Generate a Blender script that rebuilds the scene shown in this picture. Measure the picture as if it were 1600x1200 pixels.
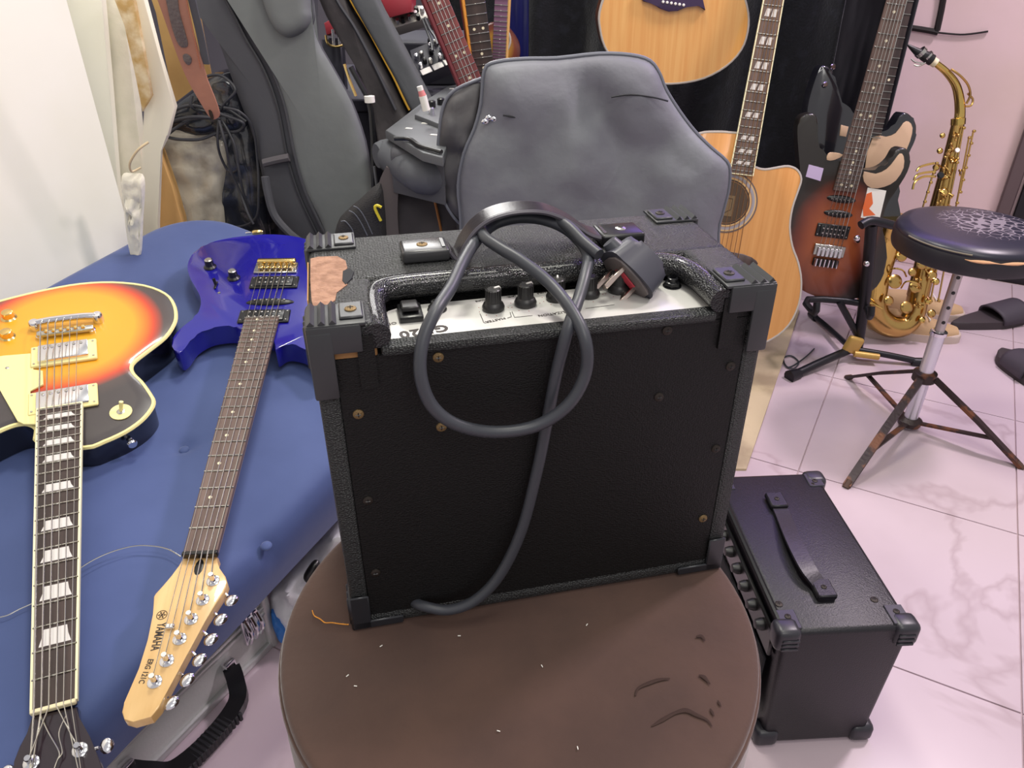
import bpy, bmesh, math, random
from mathutils import Vector, Matrix, noise
random.seed(7)
S = bpy.context.scene
COL = S.collection
for o in list(bpy.data.objects): bpy.data.objects.remove(o)
PI = math.pi
# ------------------------------------------------------------------ camera, light, exposure
PITCH = math.radians(31.65); FPX = 1202.0; CAMZ = 1.07
cam = bpy.data.cameras.new('camera'); cam.sensor_width = 36; cam.lens = FPX/1600*36
cam.clip_start = .02
camo = bpy.data.objects.new('camera', cam); COL.objects.link(camo)
camo.location = (0, 0, CAMZ); camo.rotation_euler = (PI/2-PITCH, 0, 0)
S.camera = camo
w = bpy.data.worlds.new('room'); S.world = w; w.use_nodes = True
w.node_tree.nodes['Background'].inputs[0].default_value = (.86, .83, .84, 1)
w.node_tree.nodes['Background'].inputs[1].default_value = .66
def area(name, loc, target, size, power, color, sizey=None):
    l = bpy.data.lights.new(name, 'AREA'); l.energy = power; l.color = color; l.size = size
    if sizey: l.shape = 'RECTANGLE'; l.size_y = sizey
    o = bpy.data.objects.new(name, l); COL.objects.link(o); o.location = loc
    o.rotation_euler = (Vector(target)-Vector(loc)).to_track_quat('-Z', 'Y').to_euler()
    return o
area('ceiling_lamp_right', (1.65, 1.7, 2.45), (.5, 1.2, .4), .28, 38, (1, .86, .93))
area('ceiling_lamp_left', (-.15, 1.75, 2.6), (-.5, .9, .3), .35, 24, (1, .975, .86))
area('back_left_light', (-.40, 2.75, 1.75), (-.1, .7, .7), .75, 17, (1, .98, .95), .55)  # unseen light added at the back left for the amplifier top reflection
area('fill_light_middle', (.35, .60, 2.6), (-.9, .62, .5), .5, 14, (1, .98, .86))  # added overhead fill for the left wall and level surfaces
area('fill_light_behind', (.5, -.8, 2.5), (-.2, .7, .2), .9, 15, (1, .97, .92))  # added fill from the camera side for the case and nearby floor
area('purple_led_strip', (.85, 2.15, 1.5), (.35, .6, .5), 1.0, 5, (.42, .26, 1.0), .3)
vs = S.view_settings
vs.view_transform = 'Standard'; vs.look = 'None'; vs.gamma = 1; vs.use_curve_mapping = False; vs.exposure = 0.0

# ------------------------------------------------------------------ coordinates measured from the photograph
CP, SP = math.cos(PITCH), math.sin(PITCH)
CAM = Vector((0, 0, CAMZ))
def ray(x, y):
    a = (x-800)/FPX; b = (y-600)/FPX
    return Vector((a, CP-b*SP, -(SP+b*CP)))
def onz(x, y, z):
    r = ray(x, y); return CAM+r*((z-CAMZ)/r.z)
def onY(x, y, Y):
    r = ray(x, y); return CAM+r*(Y/r.y)
def onpl(x, y, p, n):
    r = ray(x, y); return CAM+r*((Vector(p)-CAM).dot(n)/r.dot(n))
class Plane:
    """a frame standing in the room: origin p, x to the right, y up along the plane, z its normal towards the room"""
    def __init__(s, p, xdir, ydir):
        x = Vector(xdir).normalized(); z = x.cross(Vector(ydir)).normalized(); y = z.cross(x)
        s.M = Matrix.Translation(Vector(p)) @ Matrix((x, y, z)).transposed().to_4x4()
        s.I = s.M.inverted(); s.p = Vector(p); s.n = z
    def at(s, x, y, h=0):
        q = s.I @ onpl(x, y, s.p+s.n*h, s.n); return Vector((q.x, q.y, h))
    def xy(s, pts, h=0):
        return [tuple(s.at(a, b, h)[:2]) for a, b in pts]
def lean(X, Y, z=0, deg=10, yaw=0):
    a = math.radians(deg); b = math.radians(yaw)
    return Plane((X, Y, z), (math.cos(b), math.sin(b), 0), (-math.sin(b)*math.sin(a), math.cos(b)*math.sin(a), math.cos(a)))

# ------------------------------------------------------------------ materials
def srgb(r, g, b):
    f = lambda c: ((c/255+.055)/1.055)**2.4 if c/255 > .04045 else c/255/12.92
    return (f(r), f(g), f(b), 1)
MATS = {}
def mat(name, rgb, rough=.5, metal=0, bump=None, var=None, coat=0, spec=.5, trans=0, alpha=1, sheen=0):
    """bump = (scale, strength, kind); var = (scale, rgb2, lo, hi) mixes a second colour by noise"""
    if name in MATS: return MATS[name]
    m = bpy.data.materials.new(name); m.use_nodes = True; nt = m.node_tree; N = nt.nodes; L = nt.links
    b = N['Principled BSDF']; b.inputs['Base Color'].default_value = srgb(*rgb)
    b.inputs['Roughness'].default_value = rough; b.inputs['Metallic'].default_value = metal
    b.inputs['Specular IOR Level'].default_value = spec
    if coat: b.inputs['Coat Weight'].default_value = coat; b.inputs['Coat Roughness'].default_value = .06
    if trans: b.inputs['Transmission Weight'].default_value = trans
    if alpha < 1: b.inputs['Alpha'].default_value = alpha
    if sheen: b.inputs['Sheen Weight'].default_value = sheen; b.inputs['Sheen Roughness'].default_value = .4
    tc = N.new('ShaderNodeTexCoord')
    if var:
        n = N.new('ShaderNodeTexNoise'); n.inputs['Scale'].default_value = var[0]; n.inputs['Detail'].default_value = 5
        L.new(tc.outputs['Object'], n.inputs['Vector'])
        cr = N.new('ShaderNodeValToRGB'); cr.color_ramp.elements[0].position = var[2]; cr.color_ramp.elements[1].position = var[3]
        cr.color_ramp.elements[0].color = srgb(*rgb); cr.color_ramp.elements[1].color = srgb(*var[1])
        L.new(n.outputs['Fac'], cr.inputs['Fac']); L.new(cr.outputs['Color'], b.inputs['Base Color'])
    if bump:
        sc, st, kind = bump
        bm_ = N.new('ShaderNodeBump'); bm_.inputs['Strength'].default_value = st; bm_.inputs['Distance'].default_value = .002
        if kind == 'noise':
            t = N.new('ShaderNodeTexNoise'); t.inputs['Scale'].default_value = sc; t.inputs['Detail'].default_value = 4; out = t.outputs['Fac']
            L.new(tc.outputs['Object'], t.inputs['Vector'])
        elif kind == 'voronoi':
            t = N.new('ShaderNodeTexVoronoi'); t.inputs['Scale'].default_value = sc; out = t.outputs['Distance']
            L.new(tc.outputs['Object'], t.inputs['Vector'])
        elif kind == 'weave':
            mp = N.new('ShaderNodeMapping'); mp.inputs['Scale'].default_value = (.7, 1.5, 1.5); L.new(tc.outputs['Object'], mp.inputs['Vector'])
            t = N.new('ShaderNodeTexVoronoi'); t.inputs['Scale'].default_value = sc; t.inputs['Randomness'].default_value = .7; L.new(mp.outputs['Vector'], t.inputs['Vector']); out = t.outputs['Distance']
        L.new(out, bm_.inputs['Height']); L.new(bm_.outputs['Normal'], b.inputs['Normal'])
    MATS[name] = m
    return m
def burst(name, stops, cx, cy, rx, ry, ramp_noise=.04, rot2=0, rough=.2, coat=1.0, rot=0):
    """sunburst lacquer: colour by distance from the middle of the guitar top"""
    m = bpy.data.materials.new(name); m.use_nodes = True; nt = m.node_tree; N = nt.nodes; L = nt.links
    b = N['Principled BSDF']; b.inputs['Roughness'].default_value = rough+.15; b.inputs['Coat Weight'].default_value = coat*.35; b.inputs['Coat Roughness'].default_value = .08
    tc = N.new('ShaderNodeTexCoord'); mp = N.new('ShaderNodeMapping')
    mp.vector_type = 'TEXTURE'
    mp.inputs['Location'].default_value = (cx, cy, 0); mp.inputs['Scale'].default_value = (rx, ry, 100); mp.inputs['Rotation'].default_value = (0, 0, rot)
    L.new(tc.outputs['Object'], mp.inputs['Vector'])
    ln = N.new('ShaderNodeVectorMath'); ln.operation = 'LENGTH'; L.new(mp.outputs['Vector'], ln.inputs[0])
    n = N.new('ShaderNodeTexNoise'); n.inputs['Scale'].default_value = 14; L.new(tc.outputs['Object'], n.inputs['Vector'])
    ma = N.new('ShaderNodeMath'); ma.operation = 'MULTIPLY_ADD'; ma.inputs[1].default_value = ramp_noise; L.new(n.outputs['Fac'], ma.inputs[0]); L.new(ln.outputs['Value'], ma.inputs[2])
    cr = N.new('ShaderNodeValToRGB'); e = cr.color_ramp.elements
    while len(e) < len(stops): e.new(.5)
    for k, (p, c) in enumerate(stops): e[k].position = p; e[k].color = srgb(*c)
    L.new(ma.outputs[0], cr.inputs['Fac']); L.new(cr.outputs['Color'], b.inputs['Base Color'])
    return m
def wood(name, c1, c2, scale=(3, 60, 60), rough=.35, coat=.4):
    m = bpy.data.materials.new(name); m.use_nodes = True; nt = m.node_tree; N = nt.nodes; L = nt.links
    b = N['Principled BSDF']; b.inputs['Roughness'].default_value = rough; b.inputs['Coat Weight'].default_value = coat
    tc = N.new('ShaderNodeTexCoord'); mp = N.new('ShaderNodeMapping'); mp.inputs['Scale'].default_value = scale
    n = N.new('ShaderNodeTexNoise'); n.inputs['Scale'].default_value = 1; n.inputs['Detail'].default_value = 6; n.inputs['Distortion'].default_value = .4
    L.new(tc.outputs['Object'], mp.inputs['Vector']); L.new(mp.outputs['Vector'], n.inputs['Vector'])
    cr = N.new('ShaderNodeValToRGB'); cr.color_ramp.elements[0].position = .35; cr.color_ramp.elements[1].position = .68
    cr.color_ramp.elements[0].color = srgb(*c1); cr.color_ramp.elements[1].color = srgb(*c2)
    L.new(n.outputs['Fac'], cr.inputs['Fac']); L.new(cr.outputs['Color'], b.inputs['Base Color'])
    return m
def marble(name, base, vein, patch):
    m = bpy.data.materials.new(name); m.use_nodes = True; nt = m.node_tree; N = nt.nodes; L = nt.links
    b = N['Principled BSDF']; b.inputs['Roughness'].default_value = .22
    g = N.new('ShaderNodeNewGeometry')
    n0 = N.new('ShaderNodeTexNoise'); n0.inputs['Scale'].default_value = 2.2; n0.inputs['Detail'].default_value = 4; L.new(g.outputs['Position'], n0.inputs['Vector'])
    mx = N.new('ShaderNodeMix'); mx.data_type = 'RGBA'; mx.inputs[6].default_value = srgb(*base); mx.inputs[7].default_value = srgb(*patch)
    mr = N.new('ShaderNodeMapRange'); mr.inputs[1].default_value = .45; mr.inputs[2].default_value = .7; L.new(n0.outputs['Fac'], mr.inputs[0]); L.new(mr.outputs[0], mx.inputs[0])
    wv = N.new('ShaderNodeTexNoise'); wv.inputs['Scale'].default_value = 2.0; wv.inputs['Detail'].default_value = 5; wv.inputs['Distortion'].default_value = .6; L.new(g.outputs['Position'], wv.inputs['Vector'])
    a = N.new('ShaderNodeMath'); a.operation = 'SUBTRACT'; a.inputs[1].default_value = .5; L.new(wv.outputs['Fac'], a.inputs[0])
    a2 = N.new('ShaderNodeMath'); a2.operation = 'ABSOLUTE'; L.new(a.outputs[0], a2.inputs[0])
    m2 = N.new('ShaderNodeMapRange'); m2.inputs[1].default_value = 0; m2.inputs[2].default_value = .022; m2.inputs[3].default_value = .38; m2.inputs[4].default_value = 0; L.new(a2.outputs[0], m2.inputs[0])
    mx2 = N.new('ShaderNodeMix'); mx2.data_type = 'RGBA'; mx2.inputs[7].default_value = srgb(*vein)
    L.new(mx.outputs[2], mx2.inputs[6]); L.new(m2.outputs[0], mx2.inputs[0]); L.new(mx2.outputs[2], b.inputs['Base Color'])
    return m
tolex = mat('black_tolex', (38, 39, 40), .38, bump=(560, .8, 'weave'))
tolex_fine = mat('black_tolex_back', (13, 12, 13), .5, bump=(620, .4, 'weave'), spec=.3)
blackplastic = mat('black_plastic', (22, 22, 24), .32)
cornerplastic = mat('corner_plastic_lit', (50, 51, 54), .42)  # upper corners: reflected light is put into this lighter colour
chrome = mat('chrome', (225, 225, 230), .12, 1)
nickel = mat('nickel', (190, 188, 182), .25, 1)
gold = mat('gold', (226, 196, 128), .2, 1)
brass = mat('brass_lacquer', (196, 160, 96), .24, 1, bump=(60, .12, 'noise'))
rust = mat('rusty_screw', (134, 112, 78), .5, .8, bump=(900, .5, 'noise'))
steel = mat('string_steel', (205, 203, 198), .25, 1)
cream = mat('cream_plastic', (238, 226, 158), .35)
white = mat('white_plastic', (235, 232, 225), .35)
rubber = mat('cord_rubber', (58, 60, 67), .42)
leather = mat('handle_leather', (40, 36, 40), .3, bump=(300, .1, 'noise'))
ebony = wood('rosewood_dark', (46, 34, 32), (72, 56, 52), (60, 4, 60), .5, 0)
rosewood = wood('rosewood', (78, 60, 54), (112, 92, 84), (90, 6, 60), .5, 0)
maple = wood('maple', (214, 172, 112), (232, 194, 136), (40, 6, 40), .3, .5)
spruce = wood('spruce', (220, 156, 84), (230, 174, 102), (90, 3, 60), .3, .8)
suede = None

# ------------------------------------------------------------------ mesh helpers
class MB:
    def __init__(s): s.b = bmesh.new()
    def box(s, c, d, bev=0, R=None, seg=1):
        r = bmesh.ops.create_cube(s.b, size=1); vs_ = r['verts']
        for v in vs_: v.co = Vector((v.co.x*d[0], v.co.y*d[1], v.co.z*d[2]))
        if bev:
            es = list({e for v in vs_ for e in v.link_edges})
            q = bmesh.ops.bevel(s.b, geom=es, offset=bev, segments=seg, affect='EDGES', profile=.5)
            vs_ = list({v for v in q['verts']} | {v for v in vs_ if v.is_valid})
        M = Matrix.Translation(Vector(c)) @ (R.to_4x4() if R else Matrix())
        for v in vs_: v.co = M @ v.co
        return s
    def cone(s, p0, p1, r0, r1=None, n=20, cap=True):
        p0 = Vector(p0); p1 = Vector(p1); r1 = r0 if r1 is None else r1; d = p1-p0
        q = Vector((0, 0, 1)).rotation_difference(d.normalized()).to_matrix()
        A = []; B = []
        for k in range(n):
            a = 2*PI*k/n; e = q @ Vector((math.cos(a), math.sin(a), 0))
            A.append(s.b.verts.new(p0+e*r0)); B.append(s.b.verts.new(p1+e*max(r1, 1e-5)))
        for k in range(n): s.b.faces.new((A[k], A[(k+1) % n], B[(k+1) % n], B[k]))
        if cap: s.b.faces.new(A[::-1]); s.b.faces.new(B)
        return s
    def lathe(s, prof, p=(0, 0, 0), axis=(0, 0, 1), n=28):
        p = Vector(p); q = Vector((0, 0, 1)).rotation_difference(Vector(axis).normalized()).to_matrix(); rings = []
        for r, h in prof:
            rings.append([s.b.verts.new(p+q @ Vector((max(r, 1e-5)*math.cos(2*PI*k/n), max(r, 1e-5)*math.sin(2*PI*k/n), h))) for k in range(n)])
        for i in range(len(rings)-1):
            for k in range(n): s.b.faces.new((rings[i][k], rings[i][(k+1) % n], rings[i+1][(k+1) % n], rings[i+1][k]))
        s.b.faces.new(rings[0][::-1]); s.b.faces.new(rings[-1])
        return s
    def tube(s, pts, r, n=8, smooth=0, closed=False, flat=None, up=None):
        """sweep; r a number or list; flat=(w,t) gives a ribbon"""
        pts = [Vector(p) for p in pts]
        if smooth: pts, r = crom(pts, smooth, r, closed)
        if not isinstance(r, (list, tuple)): r = [r]*len(pts)
        m = len(pts); T = []
        for i in range(m):
            a = pts[(i-1) % m] if (i or closed) else pts[i]; b = pts[(i+1) % m] if (i < m-1 or closed) else pts[i]
            d = (b-a); T.append(d.normalized() if d.length > 1e-9 else Vector((0, 0, 1)))
        u = Vector(up) if up else (Vector((0, 0, 1)) if abs(T[0].z) < .9 else Vector((1, 0, 0)))
        rings = []
        for i in range(m):
            if up: u = Vector(up)
            x = u.cross(T[i]).normalized(); u2 = T[i].cross(x).normalized()
            if not up: u = u2
            if flat:
                W, H = flat; ring = [pts[i]+x*a*W/2+u2*c*H/2 for a, c in ((-1, -1), (1, -1), (1, 1), (-1, 1))]
            else: ring = [pts[i]+(x*math.cos(2*PI*k/n)+u2*math.sin(2*PI*k/n))*r[i] for k in range(n)]
            rings.append([s.b.verts.new(q) for q in ring])
        k_ = len(rings[0])
        for i in range(m if closed else m-1):
            a, b = rings[i], rings[(i+1) % m]
            for k in range(k_): s.b.faces.new((a[k], a[(k+1) % k_], b[(k+1) % k_], b[k]))
        if not closed: s.b.faces.new(rings[0][::-1]); s.b.faces.new(rings[-1])
        return s
    def prism(s, pts, z0, z1, bev=0, seg=2, botbev=0):
        ar = sum(pts[i][0]*pts[(i+1) % len(pts)][1]-pts[(i+1) % len(pts)][0]*pts[i][1] for i in range(len(pts)))
        if ar < 0: pts = pts[::-1]
        A = [s.b.verts.new((p[0], p[1], z0)) for p in pts]; B = [s.b.verts.new((p[0], p[1], z1)) for p in pts]
        n = len(pts); s.b.faces.new(A[::-1]); top = s.b.faces.new(B)
        for k in range(n): s.b.faces.new((A[k], A[(k+1) % n], B[(k+1) % n], B[k]))
        if bev: bmesh.ops.bevel(s.b, geom=list(top.edges), offset=bev, segments=seg, affect='EDGES', profile=.5, clamp_overlap=True)
        return s
    def pillow(s, pts, T, rings=10, p=3.0, fn=None, z0=0, back=None):
        """a stuffed shape on an outline: front bulge T (falls to 0 at rim), back bulge; fn(x,y) adds folds"""
        ar = sum(pts[i][0]*pts[(i+1) % len(pts)][1]-pts[(i+1) % len(pts)][0]*pts[i][1] for i in range(len(pts)))
        if ar < 0: pts = pts[::-1]
        cx = sum(q[0] for q in pts)/len(pts); cy = sum(q[1] for q in pts)/len(pts); n = len(pts)
        back = T if back is None else back
        def side(sgn, TT, first):
            R = [first]
            for i in range(rings-1, 0, -1):
                f = i/rings; h = TT*(1-f**p)**(1/2.0)
                R.append([s.b.verts.new((cx+(q[0]-cx)*f, cy+(q[1]-cy)*f, z0+sgn*h+(fn(cx+(q[0]-cx)*f, cy+(q[1]-cy)*f)*min(1, (1-f)*4) if fn and sgn > 0 else 0))) for q in pts])
            c = s.b.verts.new((cx, cy, z0+sgn*TT+(fn(cx, cy) if fn and sgn > 0 else 0)))
            for i in range(len(R)-1):
                for k in range(n):
                    f = (R[i][k], R[i][(k+1) % n], R[i+1][(k+1) % n], R[i+1][k]); s.b.faces.new(f if sgn > 0 else f[::-1])
            for k in range(n):
                f = (R[-1][k], R[-1][(k+1) % n], c); s.b.faces.new(f if sgn > 0 else f[::-1])
        rim = [s.b.verts.new((q[0], q[1], z0)) for q in pts]
        side(1, T, rim); side(-1, back, rim)
        return s
    def grid(s, nx, ny, f):
        V = [[s.b.verts.new(f(i/nx, j/ny)) for i in range(nx+1)] for j in range(ny+1)]
        for j in range(ny):
            for i in range(nx): s.b.faces.new((V[j][i], V[j][i+1], V[j+1][i+1], V[j+1][i]))
        return s
    def sphere(s, c, r, sc=(1, 1, 1), n=12, R=None):
        q = bmesh.ops.create_uvsphere(s.b, u_segments=n, v_segments=max(6, n*2//3), radius=r)
        M = Matrix.Translation(Vector(c)) @ (R.to_4x4() if R else Matrix()) @ Matrix.Diagonal((*sc, 1))
        for v in q['verts']: v.co = M @ v.co
        return s
    def build(s, name, m, parent=None, M=None, ang=38):
        bmesh.ops.recalc_face_normals(s.b, faces=s.b.faces)
        me = bpy.data.meshes.new(name); s.b.to_mesh(me); s.b.free()
        for f in me.polygons: f.use_smooth = True
        me.set_sharp_from_angle(angle=math.radians(ang))
        me.materials.append(m)
        o = bpy.data.objects.new(name, me); COL.objects.link(o)
        if parent: o.parent = parent
        if M is not None: o.matrix_local = M
        return o
def crom(pts, k, r=None, closed=False):
    out = []; rr = []; n = len(pts); isl = isinstance(r, (list, tuple))
    for i in range(n if closed else n-1):
        if closed: p = [pts[(i+j-1) % n] for j in range(4)]
        else: p = [pts[max(0, i-1)], pts[i], pts[i+1], pts[min(n-1, i+2)]]
        for j in range(k):
            t = j/k
            out.append(.5*((2*p[1])+(p[2]-p[0])*t+(2*p[0]-5*p[1]+4*p[2]-p[3])*t*t+(3*p[1]-p[0]-3*p[2]+p[3])*t**3))
            if isl: rr.append(r[i]+(r[(i+1) % n]-r[i])*t)
    if not closed:
        out.append(pts[-1])
        if isl: rr.append(r[-1])
    return out, (rr if isl else r)
def sm2(pts, k=4):
    """smooth closed 2-D outline"""
    p, _ = crom([Vector((a, b, 0)) for a, b in pts], k, None, True)
    return [(q.x, q.y) for q in p]
def thing(name, label, cat, M=None, group=None, loc=None):
    o = bpy.data.objects.new(name, None); COL.objects.link(o); o.empty_display_size = .05
    if M is not None: o.matrix_world = M
    if loc is not None: o.location = loc
    o['label'] = label; o['category'] = cat
    if group: o['group'] = group
    return o
def tag(o, label, cat, group=None):
    o['label'] = label; o['category'] = cat
    if group: o['group'] = group
    return o
def struct(o): o['kind'] = 'structure'; return o
def dup(o, M=None, parent=None):
    c = o.copy(); COL.objects.link(c)
    if parent is not None: c.parent = parent
    if M is not None: c.matrix_local = M
    return c
def text(body, size, m, parent, pos, xdir, name='lettering', normal=(0, 0, 1), bold=0, ext=.00015, spacing=1, sx=1):
    c = bpy.data.curves.new(name, 'FONT'); c.body = body; c.size = size; c.extrude = ext; c.offset = bold; c.align_x = 'CENTER'; c.align_y = 'CENTER'; c.space_character = spacing
    c.resolution_u = 3
    t = bpy.data.objects.new('tmp', c); COL.objects.link(t)
    bpy.context.view_layer.update()
    me = bpy.data.meshes.new_from_object(t.evaluated_get(bpy.context.evaluated_depsgraph_get()))
    bpy.data.objects.remove(t); me.materials.clear(); me.materials.append(m)
    o = bpy.data.objects.new(name, me); COL.objects.link(o); o.parent = parent
    x = Vector(xdir).normalized(); z = Vector(normal).normalized(); y = z.cross(x)
    o.matrix_local = Matrix.Translation(Vector(pos)) @ Matrix((x, y, z)).transposed().to_4x4() @ Matrix.Diagonal((sx, 1, 1, 1))
    return o
def nz(x, y, z=0, s=1): return noise.noise(Vector((x*s, y*s, z)))
# room axes: u runs away from the camera to the right, v to the right and nearer
RA = math.radians(28.5); U = Vector((math.sin(RA), math.cos(RA), 0)); V = Vector((math.cos(RA), -math.sin(RA), 0))
def uv(u, v, z=0): return U*u+V*v+Vector((0, 0, z))

# ================================================================== THE ROOM
grout = mat('grout', (188, 168, 170), .8)
tile_m = marble('marble_tile', (198, 180, 189), (150, 128, 132), (184, 166, 174))
fl = struct(MB().box((0, 0, -.012), (6.4, 6.4, .02)).build('floor', grout, None, Matrix.Translation(uv(.3, .6)) @ Matrix.Rotation(-RA, 4, 'Z')))
TU, TV = .461, .428; cu, cv = .3, .6
tmesh = MB().box((0, 0, 0), (TV-.0028, TU-.0028, .004), .0004).build('tile', tile_m, fl, None)
first = True
for i in range(-6, 7):
    for j in range(-6, 8):
        u0 = 1.041+(i+.5)*TU; v0 = -.087+(j+.5)*TV
        if u0 > 3.1 or u0 < -1.9 or v0 < -1.7 or v0 > 2.9: continue
        M = Matrix.Translation((v0-cv, u0-cu, 0))
        if first: tmesh.matrix_local = M; first = False
        else: dup(tmesh, M, fl)
def wallbox(name, u0, u1, v0, v1, z0, z1, m):
    c = uv((u0+u1)/2, (v0+v1)/2, (z0+z1)/2)
    return struct(MB().box((0, 0, 0), (abs(v1-v0), abs(u1-u0), z1-z0)).build(name, m, None, Matrix.Translation(c) @ Matrix.Rotation(-RA, 4, 'Z')))
wl = mat('cream_wall', (243, 241, 228), .7, bump=(5, .6, 'noise'), var=(2, (232, 230, 208), .45, .75))
wb = mat('lilac_wall', (246, 216, 225), .75, bump=(9, .5, 'noise'), var=(1.6, (228, 202, 196), .4, .7))
WA = math.radians(29.36); WU = Vector((math.sin(WA), math.cos(WA), 0)); WV = Vector((math.cos(WA), -math.sin(WA), 0))
struct(MB().box((0, 0, 0), (.07, 3.0, 2.9)).build('wall_left', wl, None, Matrix.Translation(WU*(.945-1.5)+WV*(-1.447-.035)+Vector((0, 0, 1.45))) @ Matrix.Rotation(-WA, 4, 'Z')))
wback = wallbox('wall_back', 2.92, 3.0, -1.6, 2.6, 0, 2.9, wb)
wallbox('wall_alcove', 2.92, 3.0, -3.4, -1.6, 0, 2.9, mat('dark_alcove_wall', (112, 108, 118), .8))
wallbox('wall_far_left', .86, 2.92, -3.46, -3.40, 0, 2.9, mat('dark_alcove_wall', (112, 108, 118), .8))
# painted black joint lines of mock blocks on the back wall
wp = Plane(uv(2.917, 0), V, (0, 0, 1)); wp_n = -U
lm = mat('black_paint_line', (26, 20, 22), .7, bump=(60, .5, 'noise'))
BWP = Plane(uv(2.915, 0), V, (0, 0, 1))
def wline(px, r):
    pts = [BWP.M @ BWP.at(a, b) for a, b in px]
    return struct(MB().tube(pts, r, 6, 4).build('trim_1', lm))
wline([(1385, 36), (1407, 41), (1435, 45), (1458, 49), (1466, 51)], .009)
wline([(1466, 51), (1500, 54), (1525, 52), (1544, 49)], .003)
wline([(1476, -40), (1475, -10), (1472, 10), (1468, 30), (1464, 48)], .009)
# door frame at the right edge
dP = onz(1556, 436, 0)
dm = mat('door_frame_brown', (98, 82, 84), .5)
pD = BWP
A = pD.at(1585, 245); 
dd = MB(); dd.box((A.x+.02, 1.0, .01), (.04, 2.05, .04), .004)
struct(dd.build('trim_2', dm, None, BWP.M))
dd = MB(); dd.box((A.x+.50, 1.0, .0), (.90, 2.0, .035), .003)
door = struct(dd.build('door_1', mat('black_door', (24, 22, 28), .45), None, BWP.M))
kh = pD.at(1593, 272)
MB().lathe([(.012, 0), (.012, .006), (.009, .012), (.004, .014)], (kh.x+.045, kh.y-.04, .02)).build('door_handle', chrome, door)
# left side: broken plaster reveal and boards beyond the end of the cream wall
def board(name, px, Y, th, m, deg=0, bev=.002, fn=None, label=None, cat=None):
    P = Plane((0, Y, 0), (1, 0, 0), (0, math.sin(math.radians(deg)), math.cos(math.radians(deg))))
    c = P.xy(px); mx = sum(a for a, b in c)/len(c); mz = min(b for a, b in c)
    c = [(a-mx, b-mz) for a, b in c]
    o = MB().prism(c, -th, 0, bev).build(name, m, None, P.M @ Matrix.Translation((mx, mz, 0)))
    return o
plaster = mat('plaster_reveal', (248, 242, 226), .8, bump=(30, .8, 'noise'), var=(12, (236, 232, 214), .4, .6))
struct(board('trim_6', [(20, -30), (156, -30), (172, 150), (192, 400), (204, 520), (100, 520)], 1.66, .02, wl))
struct(board('trim_3', [(150, -30), (188, -30), (198, 60), (208, 140), (222, 260), (232, 380), (238, 520), (160, 520), (190, 400), (170, 150)], 1.69, .03, plaster))
peel = mat('torn_paper', (196, 160, 100), .75, bump=(40, .9, 'noise'), var=(22, (232, 214, 176), .42, .6))
struct(board('trim_4', [(170, -20), (205, -20), (222, 70), (236, 150), (222, 175), (212, 120), (196, 40)], 1.62, .012, peel))
struct(board('trim_5', [(205, -30), (218, -30), (248, 85), (273, 168), (262, 212), (250, 236), (246, 350), (248, 430), (226, 430), (222, 250), (226, 150)], 1.645, .015, mat('pale_board', (244, 236, 214), .7, bump=(20, .3, 'noise'))))
cb = board('cardboard_sheet', [(222, -40), (300, -40), (330, 120), (345, 300), (350, 560), (290, 560), (282, 340), (272, 160), (245, 20)], 1.98, .008, mat('cardboard', (186, 148, 92), .8, bump=(14, .3, 'noise'), var=(6, (170, 132, 80), .4, .6)), 2)
tag(cb, 'tan cardboard sheet standing upright behind the plastic wrapped speaker', 'cardboard')
pw = board('timber_plank', [(224, 235), (245, 225), (268, 290), (284, 345), (300, 560), (262, 560), (252, 420)], 1.70, .03, wood('raw_timber', (196, 150, 92), (216, 172, 112), (10, 2, 30), .7, 0), 1)
tag(pw, 'raw timber plank at the corner of the blue bench, beside the cream wall', 'plank')
pb = MB(); PB = Plane((0, 1.46, .5), (1, 0, 0), (0, 0, 1))
pb.pillow(sm2(PB.xy([(190, 276), (208, 271), (226, 278), (224, 340), (220, 400), (204, 400), (194, 330)])), .008, 12, 3, lambda x, y: .012*nz(x, y, 1, 60))
tag(pb.build('plastic_bag', mat('clear_white_plastic', (240, 234, 216), .2, spec=.7, bump=(50, 1, 'noise')), None, PB.M), 'small crumpled clear plastic bag tucked at the end of the cream wall', 'bag')
pb = MB(); PBm = PB.M
pb.tube([PB.at(232, 222, .01), PB.at(215, 235, .02), PB.at(203, 255, .02), PB.at(206, 268, .01), PB.at(220, 262, 0)], .0022, 6, 5)
tag(pb.build('beige_cord', mat('beige_cord', (206, 186, 150), .6), None, PBm), 'thin beige cord looping over the wall end near the clear bag', 'cord')

# black plush curtain hanging in front of the back wall
fur = mat('black_plush', (13, 14, 22), .9, bump=(160, 1.0, 'noise'), var=(30, (30, 32, 42), .52, .75), sheen=.25)
def curt(u_, v0, v1, z0, z1, amp, nx, ny, m, name, label, fr=14, seed=0, cat='curtain'):
    def f(a, b):
        v_ = v0+(v1-v0)*a; z = z0+(z1-z0)*b
        d = amp*math.sin(v_*fr*2+nz(v_*2, z, seed)*3)*.6+amp*.8*nz(v_*8, z*2, seed)+.006*nz(v_*60, z*60, 3)
        return uv(u_+d, v_, z)
    b = MB(); b.grid(nx, ny, f)
    o = b.build(name, m); md = o.modifiers.new('thickness', 'SOLIDIFY'); md.thickness = .006
    return tag(o, label, cat)
curt(2.42, -1.62, -.30, .02, 2.0, .05, 130, 60, fur, 'plush_curtain', 'black plush curtain hanging behind the acoustic guitars')
curt(2.52, -.42, -.135, .02, 2.0, .03, 50, 40, mat('black_satin', (16, 15, 24), .42, sheen=.2), 'satin_curtain', 'smooth black satin curtain with vertical folds behind the sunburst electric guitar', 9, 4)
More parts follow.
